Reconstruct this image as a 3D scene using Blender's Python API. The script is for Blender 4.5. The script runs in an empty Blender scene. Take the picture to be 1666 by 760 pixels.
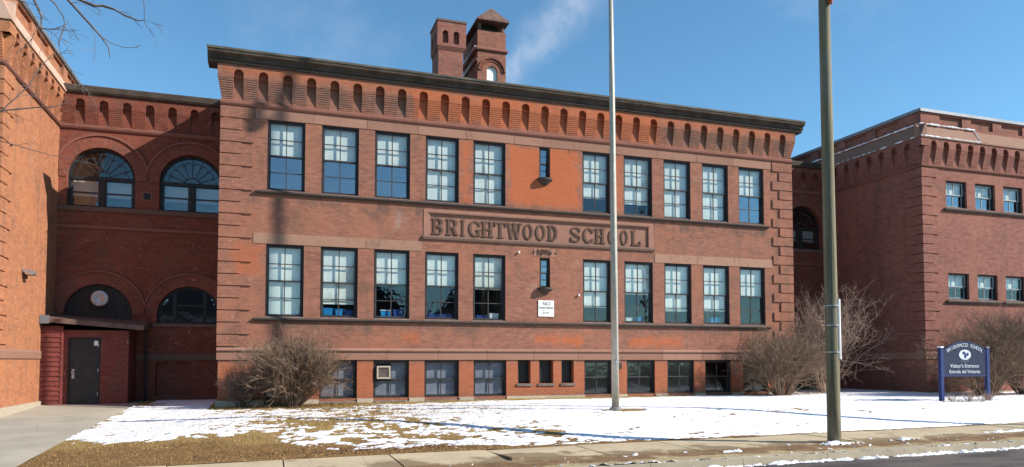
import bpy, math, random
import numpy as np
from mathutils import Vector, Matrix
random.seed(7)
RNG = np.random.default_rng(11)
SC = bpy.context.scene
COL = SC.collection
UP = 1.85            # everything is laid out relative to eye level; lifted by this at the end
R = math.radians

# ------------------------------------------------------------------ camera
cam_d = bpy.data.cameras.new('camera')
cam = bpy.data.objects.new('camera', cam_d); COL.objects.link(cam)
cam_d.sensor_width = 36.0
cam_d.lens = 1170 / 1666 * 36
cam_d.shift_y = (535 - 380) / 1666
cam_d.clip_end = 3000
cam.location = (0, 0, 0)
cam.rotation_euler = (R(90 + 2.5), 0, R(-18.5))
SC.camera = cam

# ------------------------------------------------------------------ sun, sky, exposure
SUN = Vector((1.75, -1.0, 1.272)).normalized()
EL = math.asin(SUN.z)
ROT = math.atan2(SUN.x, SUN.y)
sun_d = bpy.data.lights.new('sun', 'SUN'); sun_d.energy = 5.0; sun_d.angle = R(0.4); sun_d.color = (1.0, .94, .85)
sun = bpy.data.objects.new('sun', sun_d); COL.objects.link(sun)
sun.rotation_euler = SUN.to_track_quat('Z', 'Y').to_euler()
sun.location = (20, -12, 30)
SC.view_settings.view_transform = 'Standard'
SC.view_settings.look = 'None'
SC.view_settings.exposure = 0.62
SC.view_settings.gamma = 1.0


class N:
    """tiny node-tree helper"""
    def __init__(s, tree):
        s.t = tree; tree.nodes.clear()
    def n(s, typ, ins=None, **props):
        nd = s.t.nodes.new(typ)
        for k, v in props.items(): setattr(nd, k, v)
        for k, v in (ins or {}).items(): s.set(nd.inputs[k], v)
        return nd
    def set(s, sock, v):
        if isinstance(v, bpy.types.NodeSocket): s.t.links.new(v, sock)
        elif isinstance(v, bpy.types.Node): s.t.links.new(v.outputs[0], sock)
        else:
            if sock.type == 'RGBA' and len(v) == 3: v = (*v, 1)
            sock.default_value = v
    def math(s, op, a, b=None, c=None, clamp=False):
        nd = s.t.nodes.new('ShaderNodeMath'); nd.operation = op; nd.use_clamp = clamp
        s.set(nd.inputs[0], a)
        if b is not None: s.set(nd.inputs[1], b)
        if c is not None: s.set(nd.inputs[2], c)
        return nd.outputs[0]
    def mix(s, f, a, b, blend='MIX'):
        nd = s.t.nodes.new('ShaderNodeMix'); nd.data_type = 'RGBA'; nd.blend_type = blend
        s.set(nd.inputs[0], f); s.set(nd.inputs[6], a); s.set(nd.inputs[7], b)
        return nd.outputs[2]
    def noise(s, vec, scale, detail=4, rough=.55, dist=0):
        nd = s.n('ShaderNodeTexNoise', {'Scale': scale, 'Detail': detail, 'Roughness': rough, 'Distortion': dist})
        if vec is not None: s.set(nd.inputs['Vector'], vec)
        return nd.outputs['Fac']
    def ramp(s, v, a, b, lo=0.0, hi=1.0, smooth=True):
        nd = s.n('ShaderNodeMapRange', {'From Min': a, 'From Max': b, 'To Min': lo, 'To Max': hi})
        if smooth: nd.interpolation_type = 'SMOOTHSTEP'
        s.set(nd.inputs['Value'], v)
        return nd.outputs[0]


def ray(px, py):
    f = 1170; p = R(2.5); a = R(18.5); cy = 586 - f * math.tan(p)
    F = Vector((math.sin(a) * math.cos(p), math.cos(a) * math.cos(p), math.sin(p)))
    Rr = Vector((math.cos(a), -math.sin(a), 0)); U = Rr.cross(F)
    return (F + Rr * ((px - 833) / f) - U * ((py - cy) / f)).normalized()


world = bpy.data.worlds.new('World'); SC.world = world; world.use_nodes = True
w = N(world.node_tree)
sky = w.n('ShaderNodeTexSky', sky_type='NISHITA')
sky.sun_disc = False; sky.sun_elevation = EL; sky.sun_rotation = ROT
sky.air_density = 1.0; sky.dust_density = 0.0; sky.ozone_density = 3.0; sky.altitude = 50
gen = w.n('ShaderNodeTexCoord').outputs['Generated']
hs = w.n('ShaderNodeVectorMath', {0: sky.outputs[0], 1: (.82, 1.16, 1.20)}, operation='MULTIPLY')
# thin cirrus: one diagonal wisp above the roof, faint veils elsewhere
pa, pb = ray(822, 125), ray(945, -5)
nn = pa.cross(pb).normalized(); mid = (pa + pb).normalized(); along = (pb - pa).normalized()
def dot(v):
    return w.n('ShaderNodeVectorMath', {0: gen, 1: tuple(v)}, operation='DOT_PRODUCT').outputs['Value']
warp = w.math('MULTIPLY', w.math('SUBTRACT', w.noise(gen, 14, 5, .6), .5), .07)
across = w.math('ABSOLUTE', w.math('ADD', dot(nn), warp))
band = w.ramp(across, .040, .0)
lng = w.math('ABSOLUTE', dot(along))
ends = w.ramp(lng, .13, .05)
stretch = w.n('ShaderNodeMapping', {'Vector': gen, 'Scale': (1, 1, 1)})
wisp = w.math('MULTIPLY', w.math('MULTIPLY', band, ends), w.ramp(w.noise(gen, 26, 6, .65, .6), .25, .75, .25, .9))
veil = w.math('MULTIPLY', w.ramp(w.noise(gen, 3.2, 7, .62, .25), .52, .82), .28)
cl = w.math('MAXIMUM', w.math('MULTIPLY', wisp, .43), veil)
skyc = w.mix(cl, hs.outputs[0], (5.6, 6.0, 6.6))
bg = w.n('ShaderNodeBackground', {'Color': skyc, 'Strength': 0.10})
wo = w.n('ShaderNodeOutputWorld', {'Surface': bg.outputs[0]})

# ------------------------------------------------------------------ materials
def new_mat(name):
    m = bpy.data.materials.new(name); m.use_nodes = True
    k = N(m.node_tree)
    out = k.n('ShaderNodeOutputMaterial')
    b = k.n('ShaderNodeBsdfPrincipled')
    k.t.links.new(b.outputs[0], out.inputs[0])
    return m, k, b, out

def bump(k, b, h, strength=.3, dist=.02):
    bp = k.n('ShaderNodeBump', {'Height': h, 'Strength': strength, 'Distance': dist})
    k.set(b.inputs['Normal'], bp.outputs[0])

def plain(name, col, rough=.6, metal=0.0, var=.18, scale=6.0, spec=.3, bmp=0.0):
    m, k, b, _ = new_mat(name)
    pos = k.n('ShaderNodeNewGeometry').outputs['Position']
    f = k.noise(pos, scale, 5, .6)
    oi = k.n('ShaderNodeObjectInfo').outputs['Random']
    lo = tuple(c * (1 - var) for c in col); hi = tuple(min(1, c * (1 + var)) for c in col)
    c = k.mix(k.ramp(f, .3, .7), lo, hi)
    c = k.mix(k.math('MULTIPLY', oi, var), c, tuple(x * .7 for x in col))
    k.set(b.inputs['Base Color'], c)
    b.inputs['Roughness'].default_value = rough; b.inputs['Metallic'].default_value = metal
    b.inputs['Specular IOR Level'].default_value = spec
    if bmp: bump(k, b, k.noise(pos, scale * 4, 4), bmp, .02)
    return m

def brick(name, ca, cb, mortar=(.30, .22, .18), patches=(), stains=(), mott=None, orange=(.45, .118, .042), arch=False, big=.45):
    m, k, b, _ = new_mat(name)
    pos = k.n('ShaderNodeNewGeometry').outputs['Position']
    sep = k.n('ShaderNodeSeparateXYZ', {0: pos})
    x, y, z = sep.outputs
    if arch:
        uv = k.n('ShaderNodeTexCoord').outputs['UV']
        vec = uv
        bt = k.n('ShaderNodeTexBrick', {'Vector': vec, 'Scale': 1.0, 'Brick Width': .075, 'Row Height': .22, 'Mortar Size': .007, 'Mortar Smooth': .3, 'Bias': -.1, 'Color1': ca, 'Color2': cb, 'Mortar': mortar})
        bt.offset = .5
    else:
        u = k.math('ADD', x, y)
        vec = k.n('ShaderNodeCombineXYZ', {0: u, 1: z}).outputs[0]
        bt = k.n('ShaderNodeTexBrick', {'Vector': vec, 'Scale': 1.0, 'Brick Width': .215, 'Row Height': .0765, 'Mortar Size': .006, 'Mortar Smooth': .4, 'Bias': -.1, 'Color1': ca, 'Color2': cb, 'Mortar': mortar})
    c = bt.outputs['Color']
    # individual odd bricks
    odd = k.n('ShaderNodeTexVoronoi', {'Vector': k.n('ShaderNodeVectorMath', {0: pos, 1: (4.7, 4.7, 13)}, operation='MULTIPLY').outputs[0], 'Scale': 1.0})
    oddv = k.n('ShaderNodeSeparateColor', {0: odd.outputs['Color']}).outputs[0]
    c = k.mix(k.ramp(oddv, .72, 1.0, 0, .32), c, tuple(v * 1.35 for v in ca))
    c = k.mix(k.ramp(oddv, .28, .0, 0, .34), c, tuple(v * .62 for v in cb))
    # weathering: broad changes of tone
    n1 = k.noise(pos, big, 6, .62, .4)
    n2 = k.noise(pos, 2.6, 5, .65)
    warm = tuple(mott) if mott else tuple(v * 1.2 for v in ca)
    c = k.mix(k.ramp(n1, .44, .66, 0, .9), c, k.mix(.55, c, warm))
    c = k.mix(k.ramp(n2, .5, .76, 0, .55), c, (.165, .10, .075))
    # rain streaks, stretched down the wall
    st = k.n('ShaderNodeVectorMath', {0: pos, 1: (2.2, 2.2, .22)}, operation='MULTIPLY').outputs[0]
    streak = k.noise(st, 1.0, 5, .6)
    c = k.mix(k.ramp(streak, .53, .74, 0, .5), c, (.12, .075, .058))
    grime = k.noise(pos, .9, 6, .7, .5)
    c = k.mix(k.ramp(grime, .53, .72, 0, .52), c, (.10, .07, .052))
    c = k.mix(k.ramp(grime, .42, .28, 0, .30), c, (.38, .24, .17))
    jit = k.math('MULTIPLY', k.math('SUBTRACT', n2, .5), .9)
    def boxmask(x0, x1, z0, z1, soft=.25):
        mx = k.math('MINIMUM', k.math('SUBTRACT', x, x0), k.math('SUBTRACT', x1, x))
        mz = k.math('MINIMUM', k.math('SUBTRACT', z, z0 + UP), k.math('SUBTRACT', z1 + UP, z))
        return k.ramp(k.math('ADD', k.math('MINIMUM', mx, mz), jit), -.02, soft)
    for (x0, x1, z0, z1, amt) in patches:
        o = k.mix(.74, c, tuple(orange))
        c = k.mix(k.math('MULTIPLY', boxmask(x0, x1, z0, z1), amt), c, o)
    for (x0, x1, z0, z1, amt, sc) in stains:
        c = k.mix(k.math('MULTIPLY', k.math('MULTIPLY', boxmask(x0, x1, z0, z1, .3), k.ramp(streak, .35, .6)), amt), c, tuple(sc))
    spk = k.noise(pos, 15, 4, .75)
    c = k.mix(k.ramp(spk, .50, .70, 0, .55), c, k.mix(.5, c, (.06, .035, .028)))
    c = k.mix(k.ramp(spk, .48, .28, 0, .30), c, k.mix(.5, c, (.48, .30, .22)))
    # pale lime specks
    sp = k.noise(pos, 9.0, 2, .5)
    c = k.mix(k.ramp(sp, .70, .78, 0, .5), c, (.55, .43, .34))
    k.set(b.inputs['Base Color'], c)
    b.inputs['Roughness'].default_value = .9; b.inputs['Specular IOR Level'].default_value = .12
    h = k.math('ADD', k.math('MULTIPLY', bt.outputs['Fac'], -.8), k.math('MULTIPLY', k.noise(pos, 40, 3), .5))
    bump(k, b, h, .5, .012)
    return m

def stone(name, col, var=.25, dirt=.5, scale=1.4):
    m, k, b, _ = new_mat(name)
    pos = k.n('ShaderNodeNewGeometry').outputs['Position']
    oi = k.n('ShaderNodeObjectInfo').outputs['Random']
    lo = tuple(v * (1 - var) for v in col); hi = tuple(v * (1 + var) for v in col)
    c = k.mix(oi, lo, hi)
    n = k.noise(pos, scale, 6, .65, .3)
    c = k.mix(k.ramp(n, .48, .75, 0, dirt), c, tuple(v * .5 for v in col))
    c = k.mix(k.ramp(k.noise(pos, 18, 4, .6), .35, .75, 0, .5), c, tuple(min(.7, v * 1.18) for v in col))
    k.set(b.inputs['Base Color'], c)
    b.inputs['Roughness'].default_value = .88; b.inputs['Specular IOR Level'].default_value = .15
    bump(k, b, k.noise(pos, 22, 5), .35, .015)
    return m

def glass_mat(name, base, tint=(.90, .93, .94), rough=.02, wob=.16):
    m, k, b, out = new_mat(name)
    k.t.nodes.remove(b)
    tr = k.n('ShaderNodeBsdfTransparent', {'Color': tint})
    gl = k.n('ShaderNodeBsdfGlossy', {'Color': (.9, .95, 1), 'Roughness': rough})
    pos = k.n('ShaderNodeNewGeometry').outputs['Position']
    bp = k.n('ShaderNodeBump', {'Height': k.noise(pos, 1.6, 3), 'Strength': wob, 'Distance': .05})
    k.set(gl.inputs['Normal'], bp.outputs[0])
    geo = k.n('ShaderNodeNewGeometry')
    dp = k.n('ShaderNodeVectorMath', {0: geo.outputs['Incoming'], 1: geo.outputs['Normal']}, operation='DOT_PRODUCT').outputs['Value']
    sch = k.math('POWER', k.math('SUBTRACT', 1.0, k.math('ABSOLUTE', dp), clamp=True), 5.0)
    f = k.math('ADD', k.math('MULTIPLY', sch, .9), base, clamp=True)
    mx = k.n('ShaderNodeMixShader', {0: f, 1: tr.outputs[0], 2: gl.outputs[0]})
    k.t.links.new(mx.outputs[0], out.inputs[0])
    return m

M = {}
M['brick'] = brick('facade_brick', (.290, .124, .084), (.220, .096, .068), (.275, .135, .095), mott=(.37, .145, .082),
    patches=[(8.15, 11.15, 5.65, 8.1, 1.0), (6.35, 6.86, 5.65, 8.1, .8), (12.4, 12.95, 5.7, 8.0, .7), (4.5, 14.5, 8.5, 9.7, .75),
             (9.2, 11.3, .5, 1.0, .95), (13.1, 15.6, .45, .98, .9), (-1.3, -.25, 2.7, 3.9, .6), (-1.7, 20.9, -1.4, 0.02, .62),
             (-1.7, 20.9, 9.25, 9.75, .5), (4.2, 5.0, .5, 1.1, .6)],
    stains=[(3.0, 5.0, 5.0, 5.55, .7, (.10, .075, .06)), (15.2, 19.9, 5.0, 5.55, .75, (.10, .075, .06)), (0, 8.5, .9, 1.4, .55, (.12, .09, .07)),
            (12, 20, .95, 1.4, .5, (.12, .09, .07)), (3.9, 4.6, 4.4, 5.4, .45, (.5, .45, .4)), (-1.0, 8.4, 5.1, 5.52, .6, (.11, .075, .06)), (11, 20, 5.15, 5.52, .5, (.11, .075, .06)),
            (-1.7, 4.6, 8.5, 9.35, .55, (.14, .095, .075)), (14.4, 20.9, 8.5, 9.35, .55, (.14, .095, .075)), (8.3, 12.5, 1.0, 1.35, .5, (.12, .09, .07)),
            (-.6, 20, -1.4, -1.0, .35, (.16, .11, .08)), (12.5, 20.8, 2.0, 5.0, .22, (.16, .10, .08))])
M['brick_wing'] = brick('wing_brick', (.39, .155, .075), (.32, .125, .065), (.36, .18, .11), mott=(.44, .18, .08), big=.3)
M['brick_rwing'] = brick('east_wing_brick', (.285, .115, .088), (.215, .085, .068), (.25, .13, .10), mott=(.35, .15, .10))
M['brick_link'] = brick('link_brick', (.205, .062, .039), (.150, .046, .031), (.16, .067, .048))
M['arch_brick'] = brick('arch_brick', (.235, .075, .05), (.17, .056, .039), (.15, .07, .05), arch=True)
M['stone'] = stone('brown_sandstone', (.275, .145, .103), .14, .45)
M['stone_low'] = stone('brick_toned_sandstone', (.315, .178, .122), .10, .85, 1.8)
M['panel_stone'] = stone('panel_sandstone', (.28, .143, .102), .1, .5)
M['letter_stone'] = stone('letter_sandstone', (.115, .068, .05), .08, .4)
M['band_dark'] = stone('dark_sandstone', (.15, .092, .07), .15, .5)
M['sill'] = stone('sill_stone', (.075, .058, .05), .12, .5)
M['mould'] = stone('belt_brick', (.205, .088, .065), .12, .5)
M['wash'] = stone('weathered_wash', (.42, .28, .21), .15, .45, 3)
M['wash_r'] = stone('brown_wash', (.26, .15, .11), .1, .5, 3)
M['pole_paint'] = plain('aluminium_pole_paint', (.44, .40, .33), .45, .25, .1, 6)
M['plinth'] = stone('granite_plinth', (.42, .36, .28), .15, .4)
M['cornice'] = plain('cornice_metal', (.075, .058, .046), .8, 0.0, .35, 2.5, .1)
M['gutter'] = plain('gutter_metal', (.10, .088, .07), .7, 0, .3, 1.5, .15)
M['cornice_dark'] = plain('dark_cornice_moulding', (.05, .042, .038), .7, 0, .3, 3)  # plain dark base colour, also on the dentils, downpipe and roof vent
M['coping'] = plain('coping_metal', (.20, .21, .23), .5, .3, .15, 2)
M['roof'] = plain('roof_felt', (.06, .06, .062), .9, 0, .3, 1.2)
M['casing'] = plain('black_window_casing', (.022, .02, .021), .5, 0, .3, 5)
M['sash'] = plain('dark_sash_paint', (.05, .045, .046), .5, 0, .3, 5)
M['wsash'] = plain('pale_sash_paint', (.30, .33, .36), .5, 0, .2, 5)
M['wsill'] = plain('weathered_sill_paint', (.16, .125, .11), .7, 0, .3, 6)
M['shade'] = plain('window_shade_cloth', (.80, .79, .70), .85, 0, .06, 2)
M['shade_grey'] = plain('grey_shade_cloth', (.34, .35, .385), .85, 0, .1, 2)
M['inside'] = plain('room_paint', (.22, .20, .17), .9, 0, .1, 1)
M['glass'] = glass_mat('window_glass', .05)
M['glass_low'] = glass_mat('storm_glass', .24, (.45, .5, .55))
M['glass_dark'] = glass_mat('dull_glass', .05, (.85, .87, .9), .08)
M['door'] = plain('black_steel_door', (.03, .03, .033), .45, 0, .2, 4)
M['red_paint'] = plain('red_painted_boards', (.17, .042, .035), .65, 0, .25, 5)
M['red_brick'] = brick('painted_brick', (.20, .055, .045), (.16, .045, .038), (.15, .045, .04))
M['tower_roof'] = plain('weathered_tower_roof', (.15, .085, .065), .85, 0, .3, 4)
M['shed_roof'] = plain('shed_roof_edge', (.15, .095, .08), .8, 0, .3, 3)
M['glass_arch'] = glass_mat('arch_glass', .09, (.8, .83, .85), .03, .25)
M['steel'] = plain('galvanised_steel', (.42, .42, .42), .4, .7, .15, 8)
M['white'] = plain('white_paint', (.78, .78, .75), .5, 0, .06, 4)
M['black'] = plain('black_paint', (.012, .012, .013), .5)
M['concrete'] = None

def concrete(name, col, dirt=(.16, .105, .06), dirt_amt=.0):
    m, k, b, _ = new_mat(name)
    pos = k.n('ShaderNodeNewGeometry').outputs['Position']
    oi = k.n('ShaderNodeObjectInfo').outputs['Random']
    c = k.mix(k.ramp(k.noise(pos, .8, 6, .65), .3, .75), tuple(v * .82 for v in col), tuple(v * 1.1 for v in col))
    c = k.mix(k.math('MULTIPLY', oi, .25), c, tuple(v * .7 for v in col))
    c = k.mix(k.ramp(k.noise(pos, 45, 3, .6), .4, .8, 0, .4), c, tuple(v * .6 for v in col))
    sep = k.n('ShaderNodeSeparateXYZ', {0: pos}).outputs
    if dirt_amt:
        near = k.math('ADD', k.ramp(sep[1], 14.1, 12.6, -.16, .18), k.math('MULTIPLY', k.math('SUBTRACT', k.noise(pos, 1.1, 5, .6), .5), 1.3))
        c = k.mix(k.math('MULTIPLY', k.ramp(near, .0, .14), dirt_amt), c, dirt)
    crack = k.n('ShaderNodeTexVoronoi', {'Vector': pos, 'Scale': .55}, feature='DISTANCE_TO_EDGE').outputs['Distance']
    c = k.mix(k.math('MULTIPLY', k.ramp(crack, .006, .0), .35), c, tuple(v * .35 for v in col))
    k.set(b.inputs['Base Color'], c)
    b.inputs['Roughness'].default_value = .92; b.inputs['Specular IOR Level'].default_value = .15
    bump(k, b, k.noise(pos, 60, 4), .25, .01)
    return m
M['slab'] = concrete('sidewalk_concrete', (.53, .43, .285), dirt_amt=.75)
M['path'] = concrete('walk_concrete', (.40, .36, .29))
M['kerb'] = concrete('kerb_concrete', (.40, .34, .25))

def ground_mat(name, cols, scales=(1.3, 14), rough=.95, bm=.6):
    m, k, b, _ = new_mat(name)
    pos = k.n('ShaderNodeNewGeometry').outputs['Position']
    c = k.mix(k.ramp(k.noise(pos, scales[0], 6, .65), .35, .65), cols[0], cols[1])
    c = k.mix(k.ramp(k.noise(pos, scales[1], 5, .7), .4, .75, 0, .8), c, cols[2])
    k.set(b.inputs['Base Color'], c)
    b.inputs['Roughness'].default_value = rough; b.inputs['Specular IOR Level'].default_value = .1
    bump(k, b, k.noise(pos, 30, 5, .7), bm, .05)
    return m
def lawn_material():
    m, k, b, _ = new_mat('winter_lawn')
    pos = k.n('ShaderNodeNewGeometry').outputs['Position']
    sep = k.n('ShaderNodeSeparateXYZ', {0: pos}).outputs
    grass = k.mix(k.ramp(k.noise(pos, 1.5, 6, .65), .35, .65), (.35, .225, .085), (.25, .165, .07))
    strip = k.math('ADD', k.ramp(sep[1], 23.0, 24.2, -.3, .6), k.math('MULTIPLY', k.math('SUBTRACT', k.noise(pos, 2, 4, .6), .5), .8))
    grass = k.mix(k.ramp(strip, 0, .4), grass, (.36, .26, .055))
    dirt = k.mix(k.ramp(k.noise(pos, 5, 6, .7), .35, .65), (.23, .12, .05), (.14, .075, .035))
    edge = k.math('ADD', k.math('ADD', k.ramp(sep[1], 14.4, 17.6, .75, -.5), k.ramp(sep[0], 1.5, -2.5, 0, .45)), k.math('MULTIPLY', k.math('SUBTRACT', k.noise(pos, 1.2, 5, .6), .5), 1.2))
    c = k.mix(k.ramp(edge, .0, .35), grass, dirt)
    c = k.mix(k.ramp(k.noise(pos, 22, 5, .75), .4, .75, 0, .7), c, (.36, .25, .10))
    c = k.mix(k.ramp(k.noise(pos, 31, 4, .75), .55, .75, 0, .6), c, (.09, .055, .028))
    k.set(b.inputs['Base Color'], c)
    b.inputs['Roughness'].default_value = .95; b.inputs['Specular IOR Level'].default_value = .08
    bump(k, b, k.noise(pos, 30, 5, .7), .7, .05)
    return m
M['lawn'] = lawn_material()
def verge_material():
    m, k, b, _ = new_mat('dirt_verge')
    pos = k.n('ShaderNodeNewGeometry').outputs['Position']
    sep = k.n('ShaderNodeSeparateXYZ', {0: pos}).outputs
    tan_ = k.mix(k.ramp(k.noise(pos, 9, 5, .7), .35, .7), (.46, .36, .21), (.30, .23, .13))
    dirt = k.mix(k.ramp(k.noise(pos, 3, 6, .7), .35, .65), (.27, .17, .095), (.17, .105, .06))
    a = k.math('ADD', k.ramp(sep[1], 11.6, 12.5, -.35, .45), k.math('MULTIPLY', k.math('SUBTRACT', k.noise(pos, .9, 5, .6), .5), 2.6))
    c = k.mix(k.ramp(a, -.0, .2), tan_, dirt)
    c = k.mix(k.ramp(k.noise(pos, 34, 4, .75), .55, .75, 0, .6), c, (.08, .055, .035))
    k.set(b.inputs['Base Color'], c)
    b.inputs['Roughness'].default_value = .95; b.inputs['Specular IOR Level'].default_value = .1
    bump(k, b, k.noise(pos, 30, 5, .7), .6, .05)
    return m
M['verge'] = verge_material()
M['ground'] = ground_mat('town_ground', ((.12, .10, .075), (.16, .13, .09), (.2, .18, .15)), (.05, 1))
def asphalt():
    m, k, b, _ = new_mat('road_asphalt')
    pos = k.n('ShaderNodeNewGeometry').outputs['Position']
    st = k.n('ShaderNodeVectorMath', {0: pos, 1: (.35, 1.3, 1)}, operation='MULTIPLY').outputs[0]
    n = k.noise(st, 1.2, 5, .6)
    c = k.mix(k.ramp(n, .42, .6), (.105, .085, .075), (.045, .038, .037))
    c = k.mix(k.ramp(k.noise(pos, 60, 3), .4, .8, 0, .5), c, (.2, .18, .16))
    k.set(b.inputs['Base Color'], c)
    k.set(b.inputs['Roughness'], k.ramp(n, .42, .6, .9, .6))
    b.inputs['Specular IOR Level'].default_value = .2
    bump(k, b, k.noise(pos, 80, 3), .4, .01)
    return m
M['road'] = asphalt()
def snow_mat():
    m, k, b, _ = new_mat('old_snow')
    pos = k.n('ShaderNodeNewGeometry').outputs['Position']
    c = k.mix(k.ramp(k.noise(pos, 3, 6, .65), .35, .7), (.84, .85, .88), (.76, .76, .79))
    c = k.mix(k.ramp(k.noise(pos, 26, 5, .7), .62, .8, 0, .35), c, (.45, .38, .28))
    k.set(b.inputs['Base Color'], c)
    b.inputs['Roughness'].default_value = .7; b.inputs['Specular IOR Level'].default_value = .2
    bump(k, b, k.noise(pos, 18, 5, .65), .45, .04)
    return m
M['snow'] = snow_mat()
M['blade'] = plain('dry_grass', (.36, .235, .10), .9, 0, .4, 3)
M['twig'] = plain('bare_twig', (.235, .155, .105), .9, 0, .3, 5)
M['twig_pale'] = plain('pale_bare_twig', (.38, .265, .20), .9, 0, .2, 5)
M['twig_dark'] = plain('dark_bare_twig', (.17, .12, .095), .9, 0, .3, 5)
M['branch'] = plain('grey_branch', (.14, .115, .105), .9, 0, .3, 8)
M['bark'] = plain('grey_bark', (.13, .105, .085), .95, 0, .3, 8)
def pole_wood():
    m, k, b, _ = new_mat('weathered_pole_wood')
    pos = k.n('ShaderNodeNewGeometry').outputs['Position']
    st = k.n('ShaderNodeVectorMath', {0: pos, 1: (34, 34, .5)}, operation='MULTIPLY').outputs[0]
    n = k.noise(st, 1, 6, .7)
    c = k.mix(k.ramp(n, .32, .66), (.085, .072, .042), (.25, .215, .125))
    c = k.mix(k.ramp(n, .30, .24, 0, .8), c, (.03, .025, .018))
    c = k.mix(k.ramp(k.noise(pos, 1.3, 4), .45, .7, 0, .5), c, (.20, .185, .15))
    k.set(b.inputs['Base Color'], c); b.inputs['Roughness'].default_value = .85
    bump(k, b, n, .5, .02)
    return m
M['pole'] = pole_wood()
M['sign_blue'] = plain('navy_sign_paint', (.012, .017, .048), .45, 0, .15, 4)
M['post_blue'] = plain('blue_post_paint', (.02, .036, .13), .45, 0, .15, 4)
M['sign_white'] = plain('sign_lettering', (.55, .58, .63), .6, 0, .05, 4)
M['green'] = plain('green_box_paint', (.012, .075, .045), .5, 0, .15, 4)
M['blue_tub'] = plain('blue_plastic', (.02, .25, .55), .4)
M['navy_tub'] = plain('navy_plastic', (.03, .07, .25), .4)
M['orange'] = plain('rust_orange', (.4, .09, .03), .7)
M['house'] = plain('house_siding', (.30, .29, .27), .8, 0, .1, 1)
M['shingle'] = plain('shingle_roof', (.07, .065, .065), .9, 0, .3, 4)

# ------------------------------------------------------------------ mesh helpers
class MB:
    def __init__(s): s.v = []; s.f = []; s.uv = {}
    def add(s, vs, fs):
        o = len(s.v); s.v += [tuple(p) for p in vs]; s.f += [tuple(i + o for i in f) for f in fs]
        return s
    def box(s, x0, x1, y0, y1, z0, z1):
        return s.add([(x0, y0, z0), (x1, y0, z0), (x1, y1, z0), (x0, y1, z0), (x0, y0, z1), (x1, y0, z1), (x1, y1, z1), (x0, y1, z1)],
                     [(0, 3, 2, 1), (4, 5, 6, 7), (0, 1, 5, 4), (1, 2, 6, 5), (2, 3, 7, 6), (3, 0, 4, 7)])
    def quad(s, a, b, c, d): return s.add([a, b, c, d], [(0, 1, 2, 3)])
    def prism_x(s, prof, x0, x1):            # prof: (y, z) loop
        n = len(prof)
        vs = [(x0, y, z) for y, z in prof] + [(x1, y, z) for y, z in prof]
        fs = [(i, i + n, (i + 1) % n + n, (i + 1) % n) for i in range(n)]
        fs += [tuple(range(n)), tuple(range(2 * n - 1, n - 1, -1))]
        return s.add(vs, fs)
    def prism_y(s, prof, y0, y1):            # prof: (x, z) loop
        n = len(prof)
        vs = [(x, y0, z) for x, z in prof] + [(x, y1, z) for x, z in prof]
        fs = [(i, (i + 1) % n, (i + 1) % n + n, i + n) for i in range(n)]
        fs += [tuple(range(n - 1, -1, -1)), tuple(range(n, 2 * n))]
        return s.add(vs, fs)
    def tube(s, pts, rad, n=8, cap=True):
        pts = [Vector(p) for p in pts]
        o = len(s.v); m = len(pts)
        up = Vector((0, 0, 1))
        for i, p in enumerate(pts):
            d = (pts[min(i + 1, m - 1)] - pts[max(i - 1, 0)]).normalized()
            a = d.cross(up)
            if a.length < .05: a = d.cross(Vector((1, 0, 0)))
            a.normalize(); b = d.cross(a)
            for j in range(n):
                t = 2 * math.pi * j / n
                q = p + (a * math.cos(t) + b * math.sin(t)) * rad[i]
                s.v.append(tuple(q))
        for i in range(m - 1):
            for j in range(n):
                s.f.append((o + i * n + j, o + i * n + (j + 1) % n, o + (i + 1) * n + (j + 1) % n, o + (i + 1) * n + j))
        if cap:
            s.f.append(tuple(o + (m - 1) * n + j for j in range(n)))
            s.f.append(tuple(o + j for j in range(n - 1, -1, -1)))
        return s
    def mesh(s, name, mat, smooth=False):
        me = bpy.data.meshes.new(name)
        me.from_pydata(s.v, [], s.f); me.validate(); me.update()
        if mat: me.materials.append(mat)
        if smooth: me.polygons.foreach_set('use_smooth', [True] * len(me.polygons))
        return me
    def obj(s, name, mat, parent=None, loc=(0, 0, 0), rot=0, smooth=False):
        return link(name, s.mesh(name, mat, smooth), parent, loc, rot)

def link(name, me, parent=None, loc=(0, 0, 0), rot=0):
    o = bpy.data.objects.new(name, me); COL.objects.link(o)
    if parent: o.parent = parent
    o.location = loc
    if rot: o.rotation_euler = (0, 0, rot)
    return o

def tag(o, label=None, cat=None, group=None, kind=None):
    if label: o['label'] = label
    if cat: o['category'] = cat
    if group: o['group'] = group
    if kind: o['kind'] = kind
    return o

def thing(name, label, cat, loc=(0, 0, 0), rot=0, group=None):
    o = link(name, None, None, loc, rot); o.empty_display_size = .3
    return tag(o, label, cat, group)

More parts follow.
